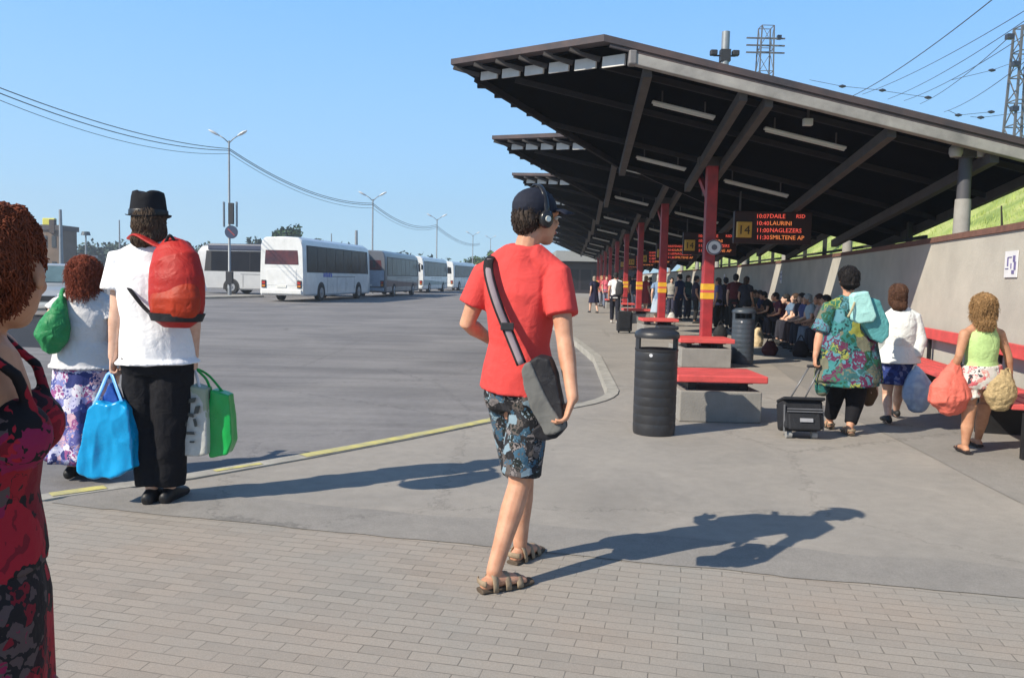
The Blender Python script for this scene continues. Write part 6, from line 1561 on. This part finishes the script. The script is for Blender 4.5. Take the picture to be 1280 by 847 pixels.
for i, (px, py, tc_, bc_, lb) in enumerate(((905, 411, (.03, .02, .03), DK, 'standing person in black between the lilac top and the man in dark red'), (930, 416, (.03, .03, .04), DK, 'standing person in charcoal right of the man in dark red'), (868, 404, (.04, .03, .05), DK, 'standing person in plum beyond the nearest bench'),
        (858, 400, (.05, .1, .1), (.03, .03, .05), 'standing person in dark teal between the first two columns'), (838, 396, (.3, .28, .25), (.04, .04, .07), 'standing person in beige near the second column'), (828, 393, (.02, .02, .05), DK, 'standing person in navy right of the second column'),
        (797, 387, (.03, .03, .06), DK, 'far standing person in dark blue between two columns'), (786, 383, (.3, .05, .06), DK, 'far standing person in crimson among the crowd'), (771, 379, (.03, .03, .05), DK, 'far standing person in black among the crowd'))):
    stander(px, py, lb, tc_, bc_, (DK, BR_)[i % 2], 'mf'[i % 2], rot=R(47 * i), h=1.62 + .03 * (i % 4))
stander(757, 385, 'far person in a pink top left of the man in white', (.55, .12, .16), (.15, .18, .25), BR_, 'f', rot=R(170))
stander(751, 383, 'far person in a rose top behind the person in the dark dress', (.50, .10, .10), (.25, .25, .3), BL_, 'f', rot=R(150))
stander(793, 391, 'person in a dark jacket between the man in white and the second column', (.02, .02, .04), (.05, .06, .09), DK, rot=R(30), h=1.76)
stander(783, 386, 'person in an orange top beside the man in white', (.45, .14, .07), (.05, .05, .1), BR_, 'f', rot=R(-30))
stander(806, 391, 'person in a red dress by the third red column', (.40, .04, .05), (.35, .04, .05), BL_, 'f', rot=R(60), skirt_=True)
stander(776, 380, 'far person in an orange shirt in the crowd under the canopy', (.45, .18, .06), (.1, .1, .12), DK, rot=R(120))
stander(790, 380, 'far person in a red jacket in the crowd under the canopy', (.35, .04, .04), (.05, .05, .06), BR_, 'f', rot=R(200))
stander(765, 379, 'far person in a pale top in the crowd under the canopy', (.45, .40, .35), (.1, .1, .12), DK, rot=R(90))
stander(800, 381, 'far person in a yellow top in the crowd under the canopy', (.5, .36, .1), (.1, .1, .12), DK, 'f', rot=R(10))
stander(812, 383, 'far person in navy beyond the second red column', (.03, .04, .1), (.1, .1, .12), DK, rot=R(-80))
# rucksacks, cases and bags among them
p = G(770, 404)
rs = thing('rucksack', p + V((.03, -.2, 1.0)), 'dark rucksack on the back of the man in the white shirt', 'backpack')
mb = MB(); mb.tube([p + V((.05, -.22, 1.02)), p + V((.05, -.23, 1.15)), p + V((.05, -.2, 1.38))], [.13, .14, .10], [.08, .09, .06], V((1, 0, 0))); link('pack_body', remesh(mb, .012, 3, .008), cloth('dark rucksack', (.05, .05, .055), .3), rs)
handle(rs, [p + V((.0, -.18, 1.38)), p + V((-.02, -.1, 1.48)), p + V((-.02, .02, 1.46))], [.02] * 9, BGK, 'strap', [.008] * 9)
p = G(822, 408)
rs = thing('rucksack', p + V((.05, -.2, 1.0)), 'navy rucksack on the back of the woman in the blue top', 'backpack')
mb = MB(); mb.tube([p + V((.08, -.2, .98)), p + V((.08, -.21, 1.12)), p + V((.08, -.18, 1.34))], [.15, .16, .11], [.09, .1, .06], V((1, 0, 0))); link('pack_body', remesh(mb, .012, 3, .008), cloth('navy rucksack', (.02, .03, .08), .3), rs)
handle(rs, [p + V((.02, -.16, 1.33)), p + V((-.0, -.08, 1.43)), p + V((.0, .02, 1.42))], [.02] * 9, BGK, 'strap', [.008] * 9)
p = G(780, 416)
cs_ = thing('suitcase', p, 'black upright suitcase pulled by the man in the white shirt', 'suitcase')
MB().box(p + V((0, 0, .33)), (.42, .24, .56)).build('case_body', TRB, cs_, bevel=.04)
MB().box(p + V((0, -.125, .33)), (.3, .02, .4)).build('front_pocket', TRB, cs_, bevel=.01)
for s in (-1, 1):
    MB().tube([p + V((s * .15 - .02, 0, .03)), p + V((s * .15 + .02, 0, .03))], .03, n=12, cap='flat').build('wheel', RUB, cs_)
    MB().tube([p + V((s * .1, .1, .6)), p + V((s * .1, .2, .98))], .01, n=6, cap='flat').build('rod', CHR, cs_)
MB().tube([p + V((-.1, .2, .98)), p + V((.1, .2, .98))], .014, n=8).build('grip', BLKP, cs_)
def groundbag(px, py, label, col, w_=.22, h_=.3, kind='travel_bag', d=None):
    p = G(px, py); t = softbag(kind, label, [(p + V((0, 0, .05)), w_ * .75, .1), (p + V((0, 0, .12)), w_ * .85, .12), (p + V((0, 0, h_ * .6)), w_ * .8, .11), (p + V((0, 0, h_ * .95)), w_ * .5, .06)], cloth('bag %.2f %.2f %.2f' % col, col, .2, .7), .012, .012, int(px))
    handle(t, [p + V((-.08, 0, h_)), p + V((0, 0, h_ + .14)), p + V((.08, 0, h_))], [.012] * 9, BGK, 'handle'); return t
groundbag(947, 433, 'cream bag standing on the ground right of the second bin', (.55, .42, .25), .15, .42)
groundbag(900, 424, 'black travel bag on the ground right of the nearest column', (.02, .02, .022), .22, .34)
groundbag(839, 406, 'white bag on the ground left of the nearest column', (.55, .53, .5), .18, .4)
groundbag(962, 444, 'dark red bag at the feet of the seated people', (.06, .015, .02), .2, .26)
groundbag(1000, 446, 'black bag at the feet of the nearest seated woman', (.02, .015, .018), .2, .3)
# ------------------------------------------------------------------ summer haze in the air
hz, n_, b = newmat('haze air'); n_.nodes.remove(b); L = n_.links
pv = node(n_, 'ShaderNodeVolumePrincipled'); pv.inputs['Color'].default_value = (.86, .92, 1, 1); pv.inputs['Density'].default_value = .0012; pv.inputs['Anisotropy'].default_value = .3
L.new(pv.outputs[0], n_.nodes['Material Output'].inputs['Volume'])
mb = MB(); mb.box((0, 160, 17), (700, 420, 36.3)); h_ = mb.build('haze', hz); tag(h_, 'thin pale summer haze over the whole yard', 'haze', kind='stuff')
